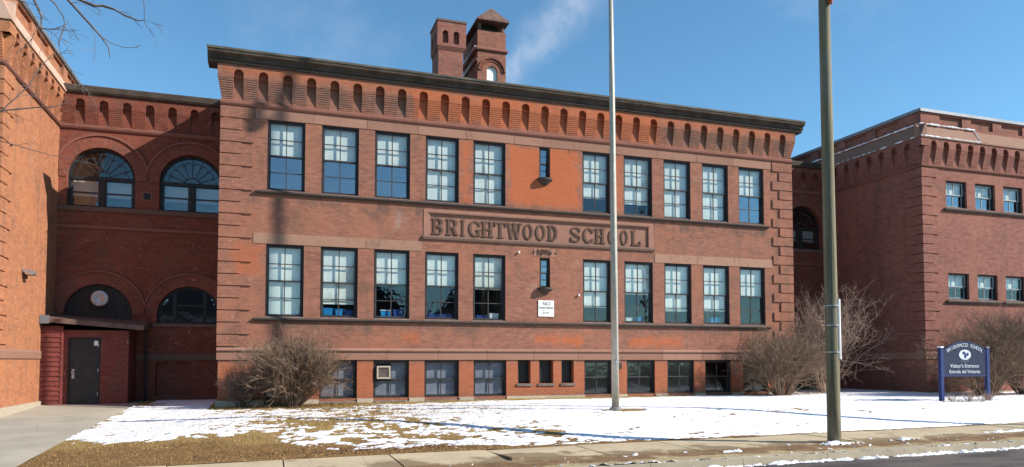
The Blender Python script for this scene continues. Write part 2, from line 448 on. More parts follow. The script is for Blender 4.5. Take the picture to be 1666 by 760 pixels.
def wall(mb, x0, x1, z0, z1, y, openings, depth):
    """wall face at y looking to -y; openings (xa, xb, za, zb) or (xa, xb, za, spring, 'arch')"""
    xs = {x0, x1}
    for o in openings:
        if len(o) == 5:
            for i in range(25):
                t = math.pi * i / 24
                cx, r = (o[0] + o[1]) / 2, (o[1] - o[0]) / 2
                xs.add(round(min(max(cx - r * math.cos(t), x0), x1), 5))
        else:
            xs.add(min(max(o[0], x0), x1)); xs.add(min(max(o[1], x0), x1))
    xs = sorted(xs)
    def top(o, x):
        if len(o) == 4: return o[3]
        cx, r = (o[0] + o[1]) / 2, (o[1] - o[0]) / 2
        return o[3] + math.sqrt(max(0, r * r - (x - cx) ** 2))
    for a, b in zip(xs, xs[1:]):
        if b - a < 1e-6: continue
        m = (a + b) / 2
        ops = sorted([o for o in openings if o[0] < m < o[1]], key=lambda o: o[2])
        lo = (z0, z0)
        for o in ops:
            if o[2] > lo[0] + 1e-6: mb.quad((a, y, lo[0]), (b, y, lo[1]), (b, y, o[2]), (a, y, o[2]))
            ta, tb = top(o, a), top(o, b)
            if depth:
                mb.quad((a, y, ta), (b, y, tb), (b, y + depth, tb), (a, y + depth, ta))
                mb.quad((a, y, o[2]), (a, y + depth, o[2]), (b, y + depth, o[2]), (b, y, o[2]))
            lo = (ta, tb)
        mb.quad((a, y, lo[0]), (b, y, lo[1]), (b, y, z1), (a, y, z1))
    if depth:
        for o in openings:
            zt = o[3]
            if o[0] > x0 + 1e-5: mb.quad((o[0], y, o[2]), (o[0], y, zt), (o[0], y + depth, zt), (o[0], y + depth, o[2]))
            if o[1] < x1 - 1e-5: mb.quad((o[1], y, o[2]), (o[1], y + depth, o[2]), (o[1], y + depth, zt), (o[1], y, zt))

def sstep(t):
    t = min(1.0, max(0.0, t)); return t * t * (3 - 2 * t)

# ------------------------------------------------------------------ windows
WCACHE = {}
def cached(key, fn):
    if key not in WCACHE: WCACHE[key] = fn()
    return WCACHE[key]

def make_window(parent, x, y, z, w, h, shade=0.0, low='glass', rot=0, sash='sash', rec=.10, cols=2, rows=2, shade_mat='shade', sill=True, casing='casing', up='glass', side_shade=0.0):
    """double-hung window; (x, z) lower left of the opening, y the wall face, u along the wall"""
    ca, sa = math.cos(rot), math.sin(rot)
    k = (round(w, 2), round(h, 2), rec, cols, rows, sash, casing)
    c = .06
    def frame():
        mb = MB()
        mb.box(0, c, rec - .05, rec + .10, 0, h); mb.box(w - c, w, rec - .05, rec + .10, 0, h)
        mb.box(c, w - c, rec - .05, rec + .10, h - c, h); mb.box(c, w - c, rec - .05, rec + .10, 0, c * .8)
        return mb.mesh('window', M[casing])
    f = link('window', cached(('f',) + k, frame), parent, (x, y, z), rot)
    zi0, zi1 = c * .8, h - c
    zm = (zi0 + zi1) / 2
    def sash_mesh(zz0, zz1, yy):
        def fn():
            mb = MB(); t = .045
            mb.box(c, c + t, yy, yy + .045, zz0, zz1); mb.box(w - c - t, w - c, yy, yy + .045, zz0, zz1)
            mb.box(c + t, w - c - t, yy, yy + .045, zz0, zz0 + t); mb.box(c + t, w - c - t, yy, yy + .045, zz1 - t, zz1)
            a0, a1, b0, b1 = c + t, w - c - t, zz0 + t, zz1 - t
            for i in range(1, cols):
                xx = a0 + (a1 - a0) * i / cols
                mb.box(xx - .016, xx + .016, yy + .002, yy + .043, b0, b1)
            for i in range(1, rows):
                q = b0 + (b1 - b0) * i / rows
                for j in range(cols):
                    p0 = a0 + (a1 - a0) * j / cols + (.016 if j else 0); p1 = a0 + (a1 - a0) * (j + 1) / cols - (.016 if j < cols - 1 else 0)
                    mb.box(p0, p1, yy + .004, yy + .041, q - .014, q + .014)
            return mb.mesh('sash', M[sash])
        return fn
    t = .045
    for nm, zz0, zz1, yy, gm in (('upper_sash', zm - .02, zi1, rec - .01, up), ('lower_sash', zi0, zm + .02, rec + .04, low)):
        s_ = link(nm, cached((nm,) + k, sash_mesh(zz0, zz1, yy)), f)
        a0, a1, b0, b1 = c + t, w - c - t, zz0 + t, zz1 - t
        pw, ph = (a1 - a0) / cols, (b1 - b0) / rows
        pm = cached(('p', gm, round(pw, 3), round(ph, 3)), lambda: MB().box(0, pw, 0, .006, 0, ph).mesh('pane', M[gm]))
        for i in range(cols):
            for j in range(rows):
                p = link('pane', pm, f, (a0 + i * pw, yy + .02, b0 + j * ph))
                p.rotation_euler = (random.uniform(-.004, .004), 0, random.uniform(-.004, .004))
    if shade > 0:
        if shade < .99: shade += random.uniform(-.02, .02)
        zs = zi1 - (zi1 - zi0) * shade
        mb = MB(); n = 12
        for i in range(n):
            xa, xb = c + (w - 2 * c) * i / n, c + (w - 2 * c) * (i + 1) / n
            ya, yb = rec + .115 + .006 * math.sin(i * 1.1), rec + .115 + .006 * math.sin((i + 1) * 1.1)
            mb.add([(xa, ya, zs), (xb, yb, zs), (xb, yb, zi1), (xa, ya, zi1), (xa, ya + .004, zs), (xb, yb + .004, zs), (xb, yb + .004, zi1), (xa, ya + .004, zi1)],
                   [(0, 1, 2, 3), (7, 6, 5, 4), (0, 4, 5, 1)])
        mb.box(c, w - c, rec + .108, rec + .128, zs - .025, zs)
        mb.obj('window_shade', M[shade_mat], f)
    if sill:
        sm = cached(('s',) + k, lambda: MB().prism_x([(-.04, -.10), (rec - .05, -.10), (rec - .05, .012), (-.04, -.035)], -.03, w + .03).mesh('sill', M['wsill']))
        link('sill', sm, f)
    return f

# ------------------------------------------------------------------ corbel table (piers and niches under the eaves)
def corbel_piers(parent, org, rot, edges, zb, zt, proj, mat, courses=10):
    """edges: list of (u0, u1) piers; each a stack of brick courses stepping outwards as they rise"""
    ca, sa = math.cos(rot), math.sin(rot)
    for (u0, u1) in edges:
        wd = round(u1 - u0, 3)
        def fn():
            mb = MB(); ch = (zt - zb) / courses
            for i in range(courses):
                p = proj * (i + 1) / courses
                mb.box(0, wd, -p + .014, .05, zb + i * ch, zb + i * ch + .018)      # raked joint
                mb.box(0, wd, -p, .05, zb + i * ch + .018, zb + (i + 1) * ch)
            return mb.mesh('corbel_pier', mat)
        me = cached(('pier', wd, zb, zt, proj, mat.name), fn)
        link('corbel_pier', me, parent, (org[0] + ca * u0, org[1] + sa * u0, org[2]), rot)

def frieze(parent, org, rot, u0, u1, centers, nw, zb, zspring, ztop, proj, mat, ext0=0, ext1=0):
    """plain band over the niches with their arched heads cut out"""
    mb = MB()
    wall(mb, u0 - ext0, u1 + ext1, zb, ztop, -proj - .004, [(c - nw / 2, c + nw / 2, zb, zspring, 'a') for c in centers], proj)
    for a in (u0 - ext0, u1 + ext1):
        mb.quad((a, -proj - .004, zb), (a, -proj - .004, ztop), (a, .3, ztop), (a, .3, zb))
    mb.quad((u0 - ext0, -proj - .004, ztop), (u1 + ext1, -proj - .004, ztop), (u1 + ext1, .3, ztop), (u0 - ext0, .3, ztop))
    return mb.obj('frieze_band', mat, parent, org, rot)

def pier_edges(u0, u1, centers, nw):
    e = []; a = u0
    for c in centers:
        e.append((a, c - nw / 2)); a = c + nw / 2
    e.append((a, u1)); return e

def quoins(parent, org, rot, from_left, z0, z1, pitch, long, short, proud, mat, span, back=.25):
    """alternate long and short corner blocks; org at the corner"""
    n = int((z1 - z0) / pitch + .5)
    ca, sa = math.cos(rot), math.sin(rot)
    for i in range(n):
        L = long if i % 2 == (n - 1) % 2 else short
        za = z0 + i * (z1 - z0) / n
        key = ('q', L, from_left, round((z1 - z0) / n, 3), proud, mat.name)
        def fn():
            mb = MB(); h = (z1 - z0) / n - .035
            if from_left: mb.box(-proud, L, -proud, back, 0, h)
            else: mb.box(-L, proud, -proud, back, 0, h)
            return mb.mesh('quoin', mat)
        link('quoin', cached(key, fn), parent, (org[0], org[1], org[2] + za + .02), rot)

def arch_ring(parent, org, cx, cz, r0, r1, proud, a0, a1, xlo, xhi, zlo, n=40):
    mb = MB(); uvs = []
    def pt(a, r, y):
        return (min(max(cx + r * math.cos(a), xlo), xhi), y, cz + r * math.sin(a))
    for i in range(n):
        t0, t1 = a0 + (a1 - a0) * i / n, a0 + (a1 - a0) * (i + 1) / n
        A, B, C, D = pt(t0, r0, -proud), pt(t0, r1, -proud), pt(t1, r1, -proud), pt(t1, r0, -proud)
        A2, B2, C2, D2 = [(p[0], .0, p[2]) for p in (A, B, C, D)]
        mb.quad(A, B, C, D); uvs += [(t0 * 1.4, 0), (t0 * 1.4, r1 - r0), (t1 * 1.4, r1 - r0), (t1 * 1.4, 0)]
        mb.quad(B, B2, C2, C); uvs += [(t0 * 1.4, 0), (t0 * 1.4, .1), (t1 * 1.4, .1), (t1 * 1.4, 0)]
        mb.quad(D, D2, A2, A); uvs += [(t0 * 1.4, 0), (t0 * 1.4, .1), (t1 * 1.4, .1), (t1 * 1.4, 0)]
    me = bpy.data.meshes.new('arch_ring'); me.from_pydata(mb.v, [], mb.f); me.update()
    ul = me.uv_layers.new(name='uv')
    for i, l in enumerate(me.loops): ul.data[i].uv = uvs[l.vertex_index]
    me.materials.append(M['arch_brick'])
    ring = link('arch_ring', me, parent, org)
    m2 = MB()
    for i in range(n):
        t0, t1 = a0 + (a1 - a0) * i / n, a0 + (a1 - a0) * (i + 1) / n
        q = [pt(t, r, y) for t, r, y in ((t0, r1, -proud - .05), (t1, r1, -proud - .05), (t1, r1 + .07, -proud - .05), (t0, r1 + .07, -proud - .05))]
        b = [pt(t, r, 0) for t, r in ((t0, r1), (t1, r1), (t1, r1 + .07), (t0, r1 + .07))]
        m2.add(q + b, [(3, 2, 1, 0), (0, 1, 5, 4), (2, 3, 7, 6)])
    m2.obj('hood_mould', M['mould'], ring)
    return ring

# ================================================================== CENTRE BLOCK
XL, XR, YF = -1.63, 20.86, 25.0
GL, GR = -7.31, 26.54        # faces of the two end wings
YC = 29.3                    # face of the recessed links
YW = 23.55                   # front of the wings
school = thing('school_building', 'long red brick school block with BRIGHTWOOD SCHOOL carved over ten tall window bays', 'building', (9.6, YF, -1.5))
OFF = Vector((-9.6, -YF, 1.5))
class _P: pass
def sub(o):                  # put a child built in scene coordinates under the school empty
    o.location = Vector(o.location) + OFF; return o

SCH = link('wall', None)     # placeholder replaced by wall mesh below
bpy.data.objects.remove(SCH)

UPW = [(-.21, .995), (1.54, 2.78), (3.33, 4.565), (5.12, 6.34), (6.88, 8.11), (11.21, 12.38), (12.97, 14.22), (14.735, 15.965), (16.51, 17.75), (18.26, 19.5)]
ZU0, ZU1, ZL0, ZL1, ZB0, ZB1 = 5.66, 8.02, 1.44, 3.85, -1.30, 0.005
SLOTS = [(8.59, 9.09), (9.43, 9.99), (10.32, 10.82)]
BASE = [(-.21, 1.0), (1.54, 2.785), (3.335, 4.575), (5.12, 6.37), (6.91, 8.15), (11.26, 12.40), (13.05, 14.275), (14.83, 16.05), (16.55, 17.80), (18.35, 19.58)]
ops = [(a, b, ZU0, ZU1) for a, b in UPW] + [(a, b, ZL0, ZL1) for a, b in UPW] + [(a, b, ZB0, ZB1) for a, b in BASE]
ops += [(a, b, -.86, ZB1) for a, b in SLOTS] + [(9.44, 9.88, 6.81, 8.02), (9.45, 9.87, 2.70, 3.83)]
PNL = (5.29, 14.03, 4.42, 5.22)
ops_w = ops + [PNL]
mb = MB()
wall(mb, XL, XR, -1.9, 10.0, YF, ops_w, .26)
# side and back walls, inner partitions
for a, b, c, d in (((XL, YF), (XL, 40), -1.9, 10.0), ((XR, YF), (XR, 40), -1.9, 10.0), ((XL, 40), (XR, 40), -1.9, 10.0)):
    mb.quad((*a, c), (*b, c), (*b, d), (*a, d))
mb.quad((PNL[0], YF + .07, PNL[2]), (PNL[1], YF + .07, PNL[2]), (PNL[1], YF + .07, PNL[3]), (PNL[0], YF + .07, PNL[3]))
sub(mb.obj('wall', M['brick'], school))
# rooms: floors, ceilings and partitions behind the windows
mb = MB()
for z in (1.0, 4.6, 5.2, 9.2): mb.box(XL + .05, XR - .05, YF + .9, 34, z, z + .12)
mb.box(XL + .05, XR - .05, 33.2, 33.4, -1.9, 9.2)
for x in (8.6, 10.7): mb.box(x, x + .12, YF + .9, 33.2, -1.9, 9.2)
sub(mb.obj('room_partition', M['inside'], school))
# parapet / roof
mb = MB()
mb.box(XL, XR, YF + .35, 40, 9.86, 9.95)
mb.box(XL - .02, XL + .30, YF + .3, 40, 9.95, 10.12); mb.box(XR - .30, XR + .02, YF + .3, 40, 9.95, 10.12)
roof = sub(mb.obj('roof', M['roof'], school))

# cornice with stepped mouldings
prof = [(YF - .18, 9.665), (YF - .25, 9.69), (YF - .25, 9.76), (YF - .33, 9.80), (YF - .33, 9.89), (YF - .44, 9.94), (YF - .46, 10.08), (YF + .38, 10.10), (YF + .38, 9.665)]
cor = sub(MB().prism_x(prof, XL - .45, XR + .45).obj('cornice', M['cornice'], school))
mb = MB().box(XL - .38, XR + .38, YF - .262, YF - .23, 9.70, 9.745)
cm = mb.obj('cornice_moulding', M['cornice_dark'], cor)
mb = MB(); x = XL - .36
while x < XR + .34:
    mb.box(x, x + .035, YF - .30, YF - .255, 9.762, 9.798); x += .065
tag(mb.obj('dentil_course', M['cornice_dark'], cor), kind='stuff')
mb = MB().box(XL - .47, XR + .47, YF - .475, YF - .445, 10.035, 10.105)
mb.obj('gutter_lip', M['gutter'], cor)

# frieze: corbelled piers and arched niches
cent = [9.615 + (i - 14) * .7679 for i in range(29)]
NW = .30
corbel_piers(school, OFF + Vector((0, YF, 0)), 0, pier_edges(XL, XR, cent, NW)[1:-1], 8.56, 9.27, .175, M['brick'])
for s_, (u0, u1) in ((-1, (XL, cent[0] - NW / 2)), (1, (cent[-1] + NW / 2, XR))):
    mb = MB()
    for i in range(10):
        p = .175 * (i + 1) / 10; z0 = 8.56 + i * .071
        a0, a1 = (u0 - p * .8, u1) if s_ < 0 else (u0, u1 + p * .8)
        mb.box(a0, a1, YF - p + .022, YF + .6, z0, z0 + .018); mb.box(a0, a1, YF - p, YF + .6, z0 + .018, z0 + .071)
    sub(mb.obj('corner_pier', M['brick'], school))
fz = frieze(school, (0, YF, 0), 0, XL, XR, cent, NW, 9.27, 9.38, 9.68, .175, M['brick'], .15, .15)
sub(fz)
# belt course under the frieze
sub(MB().prism_x([(YF + .1, 8.36), (YF - .05, 8.36), (YF - .09, 8.42), (YF - .09, 8.50), (YF - .02, 8.56), (YF + .1, 8.56)], XL - .06, XR + .06).obj('belt_course', M['mould'], school))
# lintel stones
def stones(z0, z1, xs, proud, mat, name, skip=()):
    for a, b in zip(xs, xs[1:]):
        if any(s0 < (a + b) / 2 < s1 for s0, s1 in skip): continue
        sub(MB().box(a + .006, b - .006, YF - proud, YF + .12, z0, z1).obj(name, mat, school))
mids = [(a[1] + b[0]) / 2 for a, b in zip(UPW, UPW[1:])]
jx = [-.62] + mids[:4] + [8.45, 9.62, 10.85] + mids[5:] + [19.88]
stones(8.024, 8.355, jx, .022, M['stone'], 'lintel_stone')
stones(3.855, 4.20, [-.62, 3.05, 5.0], .016, M['stone_low'], 'lintel_stone')
stones(3.855, 4.20, [14.3, 16.24, 18.0, 19.9], .016, M['stone_low'], 'lintel_stone')
# sill courses
for z in (5.60, 1.385):
    sub(MB().prism_x([(YF + .05, z - .09), (YF - .085, z - .09), (YF - .12, z - .045), (YF - .12, z), (YF + .05, z + .02)], -.56, 19.70).obj('sill_course', M['sill'], school))
# water table: moulded stones over the basement windows
wx = [XL - .05] + [v for v in np.linspace(.2, 20.0, 12)] + [XR + .05]
for a, b in zip(wx, wx[1:]):
    sub(MB().prism_x([(YF + .1, .012), (YF - .045, .012), (YF - .045, .29), (YF - .10, .31), (YF - .10, .35), (YF - .02, .41), (YF + .1, .41)], a + .005, b - .005).obj('water_table_stone', M['stone'], school))
# granite plinth blocks between the basement windows
pl = [XL - .06] + [v for ab in BASE[:5] for v in ab] + [v for ab in BASE[5:] for v in ab] + [XR + .06]
for i in range(0, len(pl), 2):
    a, b = pl[i], pl[i + 1]
    n = max(1, int((b - a) / 1.2))
    for j in range(n):
        sub(MB().box(a + (b - a) * j / n + .005, a + (b - a) * (j + 1) / n - .005, YF - .055, YF + .1, -1.9, -1.31 + .0).obj('plinth_block', M['plinth'], school))
for a, b in BASE:
    sub(MB().prism_x([(YF + .2, -1.9), (YF - .075, -1.9), (YF - .075, -1.42), (YF + .16, -1.315), (YF + .2, -1.315)], a + .006, b - .006).obj('basement_sill', M['wsill'], school))
for a, b in SLOTS:
    sub(MB().box(a - .05, b + .05, YF - .05, YF + .12, -.95, -.865).obj('slot_sill', M['wsill'], school))
    f = sub(MB().box(a + .02, b - .02, YF + .22, YF + .25, -.84, -.02).obj('slot_louvre', M['black'], school))
    MB().box(a + .04, a + .10, YF + .19, YF + .22, -.82, -.03).obj('louvre_frame', M['casing'], f, (0, 0, 0))
# quoins
quoins(school, (XL - 9.6, 0, 1.5), 0, True, .44, 8.34, .40, .98, .62, .05, M['brick'], 1)
quoins(school, (XR - 9.6, 0, 1.5), 0, False, .44, 8.34, .40, .95, .60, .05, M['brick'], 1)

# windows: share of each opening covered by its shade
US = [.5, .5, .5, 1, 1, .76, .78, 1, 1, .5]
LS = [1, .80, .5, .5, .5, .77, .5, .80, .78, .5]
for (a, b), s_ in zip(UPW, US):
    sub(make_window(school, a, YF, ZU0, b - a, ZU1 - ZU0, s_, 'glass_low' if s_ < .7 else 'glass'))
for (a, b), s_ in zip(UPW, LS):
    sub(make_window(school, a, YF, ZL0, b - a, ZL1 - ZL0, s_, 'glass'))
for i, (a, b) in enumerate(BASE):
    lit = i < 5
    sub(make_window(school, a, YF, ZB0, b - a, ZB1 - ZB0 - .0, 1.0 if lit else 0.0, 'glass_dark', rows=1, shade_mat='shade_grey', sill=False, rec=.13, up='glass_dark'))
for x0, z0, z1 in ((9.44, 6.81, 8.02), (9.45, 2.70, 3.83)):
    f = sub(make_window(school, x0, YF, z0, .43, z1 - z0, .0 if z0 < 4 else .0, 'glass_low', cols=1, rows=2, sill=False, up='glass_low'))
    # half-round bracket below
    mb = MB(); n = 14
    ring = lambda r, z: [(x0 + .215 + r * math.cos(math.pi + math.pi * i / n), r * math.sin(math.pi + math.pi * i / n) * .95, z) for i in range(n + 1)]
    levels = [(.30, .0), (.30, -.07), (.25, -.10), (.16, -.19), (.05, -.27)]
    vs = [p for r, z in levels for p in ring(r, z0 + z)]
    fs = [tuple(range(n + 1))]
    for l in range(len(levels) - 1):
        for i in range(n): fs.append((l * (n + 1) + i, (l + 1) * (n + 1) + i, (l + 1) * (n + 1) + i + 1, l * (n + 1) + i + 1))
    mb.add(vs, fs); sub(mb.obj('bracket_sill', M['sill'], school, (0, YF, 0)))

# ---------------- carved name panel
pf = MB()
pf.box(5.06, 14.25, YF - .02, YF + .02, 5.225, 5.37)
pf.box(5.06, 5.285, YF - .02, YF + .02, 4.43, 5.225); pf.box(14.035, 14.25, YF - .02, YF + .02, 4.43, 5.225)
panel = sub(pf.obj('name_panel', M['panel_stone'], school))
MB().prism_x([(YF + .02, 4.27), (YF - .07, 4.29), (YF - .09, 4.36), (YF - .05, 4.425), (YF + .02, 4.425)], 5.02, 14.28).obj('panel_sill', M['band_dark'], panel)
MB().box(5.25, 14.07, YF - .045, YF - .018, 5.225, 5.265).obj('panel_moulding', M['band_dark'], panel)
MB().box(5.292, 14.028, YF + .045, YF + .069, 4.428, 5.218).obj('panel_field', M['panel_stone'], panel)
for i, x in enumerate((7.15, 9.05, 9.98, 12.0)):
    MB().box(x, x + .008, YF + .0435, YF + .05, 4.43, 5.217).obj('joint', M['band_dark'], panel)

class Glyph:
    def __init__(s, wd, h): s.mb = MB(); s.w = wd; s.h = h; s.k = 0; s.t = .225 * min(wd, .42); s.s = .055 * h / .58
    def y(s): s.k += 1; return -.034 - .0018 * s.k
    def bar(s, x0, x1, z0, z1): s.mb.box(x0, x1, s.y(), .0, z0, z1); return s
    def stem(s, xc, z0=0, z1=None, ser='tb', t=None):
        t = t or s.t; z1 = s.h if z1 is None else z1
        s.bar(xc - t / 2, xc + t / 2, z0, z1)
        if 'b' in ser: s.bar(xc - t * .95, xc + t * .95, z0, z0 + s.s)
        if 't' in ser: s.bar(xc - t * .95, xc + t * .95, z1 - s.s, z1)
        return s
    def arc(s, cx, cz, rx, rz, a0, a1, ws, wt, n=16):
        y = s.y(); o = []; i_ = []
        for i in range(n + 1):
            a = math.radians(a0 + (a1 - a0) * i / n)
            ca, sa = math.cos(a), math.sin(a)
            o.append((cx + rx * ca, cz + rz * sa)); i_.append((cx + (rx - ws) * ca, cz + (rz - wt) * sa))
        for i in range(n):
            A, B, C, D = o[i], o[i + 1], i_[i + 1], i_[i]
            P = [A, B, C, D]
            s.mb.add([(p[0], y, p[1]) for p in P] + [(p[0], 0, p[1]) for p in P], [(0, 1, 2, 3), (3, 2, 1, 0), (0, 4, 5, 1), (2, 6, 7, 3), (1, 5, 6, 2), (3, 7, 4, 0)])
        return s
    def diag(s, x0, z0, x1, z1, t):
        y = s.y(); P = [(x0 - t / 2, z0), (x0 + t / 2, z0), (x1 + t / 2, z1), (x1 - t / 2, z1)]
        s.mb.prism_y(P, y, 0); return s

def glyph(ch, wd, h):
    g = Glyph(wd, h); t, s_ = g.t, g.s
    if ch == 'B':
        g.stem(t * .95); g.bar(t, wd * .55, h - s_, h).bar(t, wd * .55, h * .5 - s_ / 2, h * .5 + s_ / 2).bar(t, wd * .55, 0, s_)
        g.arc(wd * .52, h * .75, wd * .44, h * .25, -90, 90, t, s_); g.arc(wd * .52, h * .26, wd * .48, h * .26, -90, 90, t, s_)
    elif ch == 'R':
        g.stem(t * .95); g.bar(t, wd * .55, h - s_, h).bar(t, wd * .6, h * .47 - s_ / 2, h * .47 + s_ / 2)
        g.arc(wd * .52, h * .73, wd * .44, h * .27, -90, 90, t, s_)
        g.diag(wd * .86, 0, wd * .62, h * .46, t).bar(wd * .72, wd * 1.02, 0, s_)
    elif ch == 'I': g.stem(wd / 2)
    elif ch in 'GC':
        g.arc(wd / 2, h / 2, wd / 2, h / 2, 42, 318, t, s_)
        g.bar(wd * .80, wd * .97, h * .66, h * .92)
        if ch == 'G': g.stem(wd * .84, h * .05, h * .45, 't')
        else: g.bar(wd * .82, wd * .97, h * .10, h * .28)
    elif ch == 'H':
        g.stem(t * .95); g.stem(wd - t * .95); g.bar(t, wd - t, h * .5 - s_ / 2, h * .5 + s_ / 2)
    elif ch == 'T':
        g.stem(wd / 2, ser='b'); g.bar(0, wd, h - s_, h); g.bar(0, s_ * .9, h * .72, h - s_).bar(wd - s_ * .9, wd, h * .72, h - s_)
    elif ch == 'W':
        q = t * .75
        g.diag(wd * .30, 0, wd * .10, h, q * 1.25).diag(wd * .30, 0, wd * .50, h, q * .7).diag(wd * .70, 0, wd * .50, h, q * 1.25).diag(wd * .70, 0, wd * .90, h, q * .7)
        for c_ in (.10, .50, .90): g.bar(wd * c_ - q, wd * c_ + q, h - s_, h)
    elif ch == 'O': g.arc(wd / 2, h / 2, wd / 2, h / 2, 0, 360, t, s_, 28)
    elif ch == 'D':
        g.stem(t * .95); g.bar(t, wd * .45, h - s_, h).bar(t, wd * .45, 0, s_); g.arc(wd * .42, h / 2, wd * .56, h / 2, -90, 90, t, s_, 20)
    elif ch == 'S':
        g.arc(wd * .5, h * .735, wd * .47, h * .265, 30, 262, t * .9, s_); g.arc(wd * .5, h * .265, wd * .5, h * .265, -150, 82, t * .9, s_)
        g.bar(wd * .84, wd * .96, h * .68, h * .95).bar(wd * .03, wd * .15, h * .05, h * .32)
        g.diag(wd * .70, h * .36, wd * .30, h * .62, t)
    elif ch == 'L':
        g.stem(t * .95); g.bar(t, wd, 0, s_).bar(wd - s_, wd, s_, h * .3)
    return g.mb
def plx(q): # panel pixel column of the carved text -> metres along the wall
    return 5.37 + (q - 100) * (13.73 - 5.37) / (1555 - 100)
for ch, q0, q1 in [('B', 100, 172), ('R', 198, 272), ('I', 285, 335), ('G', 352, 430), ('H', 442, 518), ('T', 530, 610), ('W', 618, 716), ('O', 730, 795), ('O', 815, 885), ('D', 900, 968), ('S', 1055, 1130), ('C', 1145, 1220), ('H', 1228, 1300), ('O', 1322, 1390), ('O', 1408, 1464), ('L', 1485, 1555)]:
    adj = -.028 * math.sin(math.pi * (q0 - 100) / 1455) * 6
    x0, x1 = plx(q0) + adj, plx(q1) + adj
    glyph(ch, x1 - x0, .59).obj('letter', M['letter_stone'], panel, (x0, YF + .046, 4.48))

# ---------------- real text helper (built-in font, turned into mesh)
def text_mesh(body, size, depth, name, mat, align='CENTER'):
    cu = bpy.data.curves.new('t', 'FONT'); cu.body = body; cu.size = size; cu.extrude = depth; cu.align_x = align; cu.align_y = 'CENTER'; cu.resolution_u = 3
    ob = bpy.data.objects.new('t', cu); COL.objects.link(ob)
    dg = bpy.context.evaluated_depsgraph_get(); dg.update()
    me = bpy.data.meshes.new_from_object(ob.evaluated_get(dg)); me.name = name
    bpy.data.objects.remove(ob); bpy.data.curves.remove(cu)
    me.materials.clear(); me.materials.append(mat)
    me.transform(Matrix.Rotation(math.pi / 2, 4, 'X'))
    return me
dl = sub(MB().box(9.22, 10.08, YF - .012, YF + .05, 3.87, 4.17).obj('date_stone', M['panel_stone'], school))
for i, ch in enumerate('1896'):
    me = text_mesh(ch, .30, .02, 'numeral', M['letter_stone'])
    o = link('numeral', me, dl, (9.40 + i * .155, YF - .035, 4.025))
    o.scale = (.95, 1, 1.05)
for x in (9.19, 10.06):
    MB().prism_y([(x, 4.02), (x + .05, 3.985), (x + .10, 4.02), (x + .05, 4.055)], YF - .045, YF - .005).obj('ornament', M['letter_stone'], dl)

# ---------------- stack and belvedere on the roof
def chimney():
    x0, x1, y0, y1 = 6.9, 8.03, 31.0, 32.3
    mb = MB(); mb.box(x0, x1, y0, y1, 9.9, 13.9)
    st = mb.obj('chimney', M['brick_rwing'], school); sub(st)
    m2 = MB()
    for i in range(4): m2.box(x0 - .015 * (i + 1), x1 + .03 * (i + 1), y0 - .02 * (i + 1), y1 + .02, 13.9 + i * .05, 13.9 + (i + 1) * .05)
    m2.obj('collar', M['mould'], st)
    m3 = MB(); X0, X1, Y0, Y1 = x0 - .06, x1 + .13, y0 - .08, y1 + .08
    wall(m3, X0, X1, 14.1, 15.22, Y0, [(X0 + .24, X0 + .50, 14.2, 14.65, 'a'), (X0 + .74, X0 + 1.0, 14.2, 14.65, 'a')], .2)
    m3.quad((X0, Y0 + .2, 14.1), (X1, Y0 + .2, 14.1), (X1, Y0 + .2, 15.2), (X0, Y0 + .2, 15.2))
    # left side with its own two niches
    m4 = MB(); wall(m4, 0, Y1 - Y0, 14.1, 15.22, 0, [(.3, .58, 14.2, 14.65, 'a'), (.85, 1.13, 14.2, 14.65, 'a')], .2)
    m4.quad((0, .2, 14.1), (Y1 - Y0, .2, 14.1), (Y1 - Y0, .2, 15.2), (0, .2, 15.2))
    m3.quad((X1, Y0, 14.1), (X1, Y1, 14.1), (X1, Y1, 15.22), (X1, Y0, 15.22)); m3.quad((X0, Y1, 14.1), (X1, Y1, 14.1), (X1, Y1, 15.22), (X0, Y1, 15.22))
    m3.obj('stack_head', M['brick_rwing'], st)
    m4.obj('stack_side', M['brick_rwing'], st, (X0, Y1, 0), -math.pi / 2)
    MB().box(X0 - .03, X1 + .03, Y0 - .03, Y1 + .03, 15.18, 15.27).obj('stack_cap', M['band_dark'], st)
chimney()
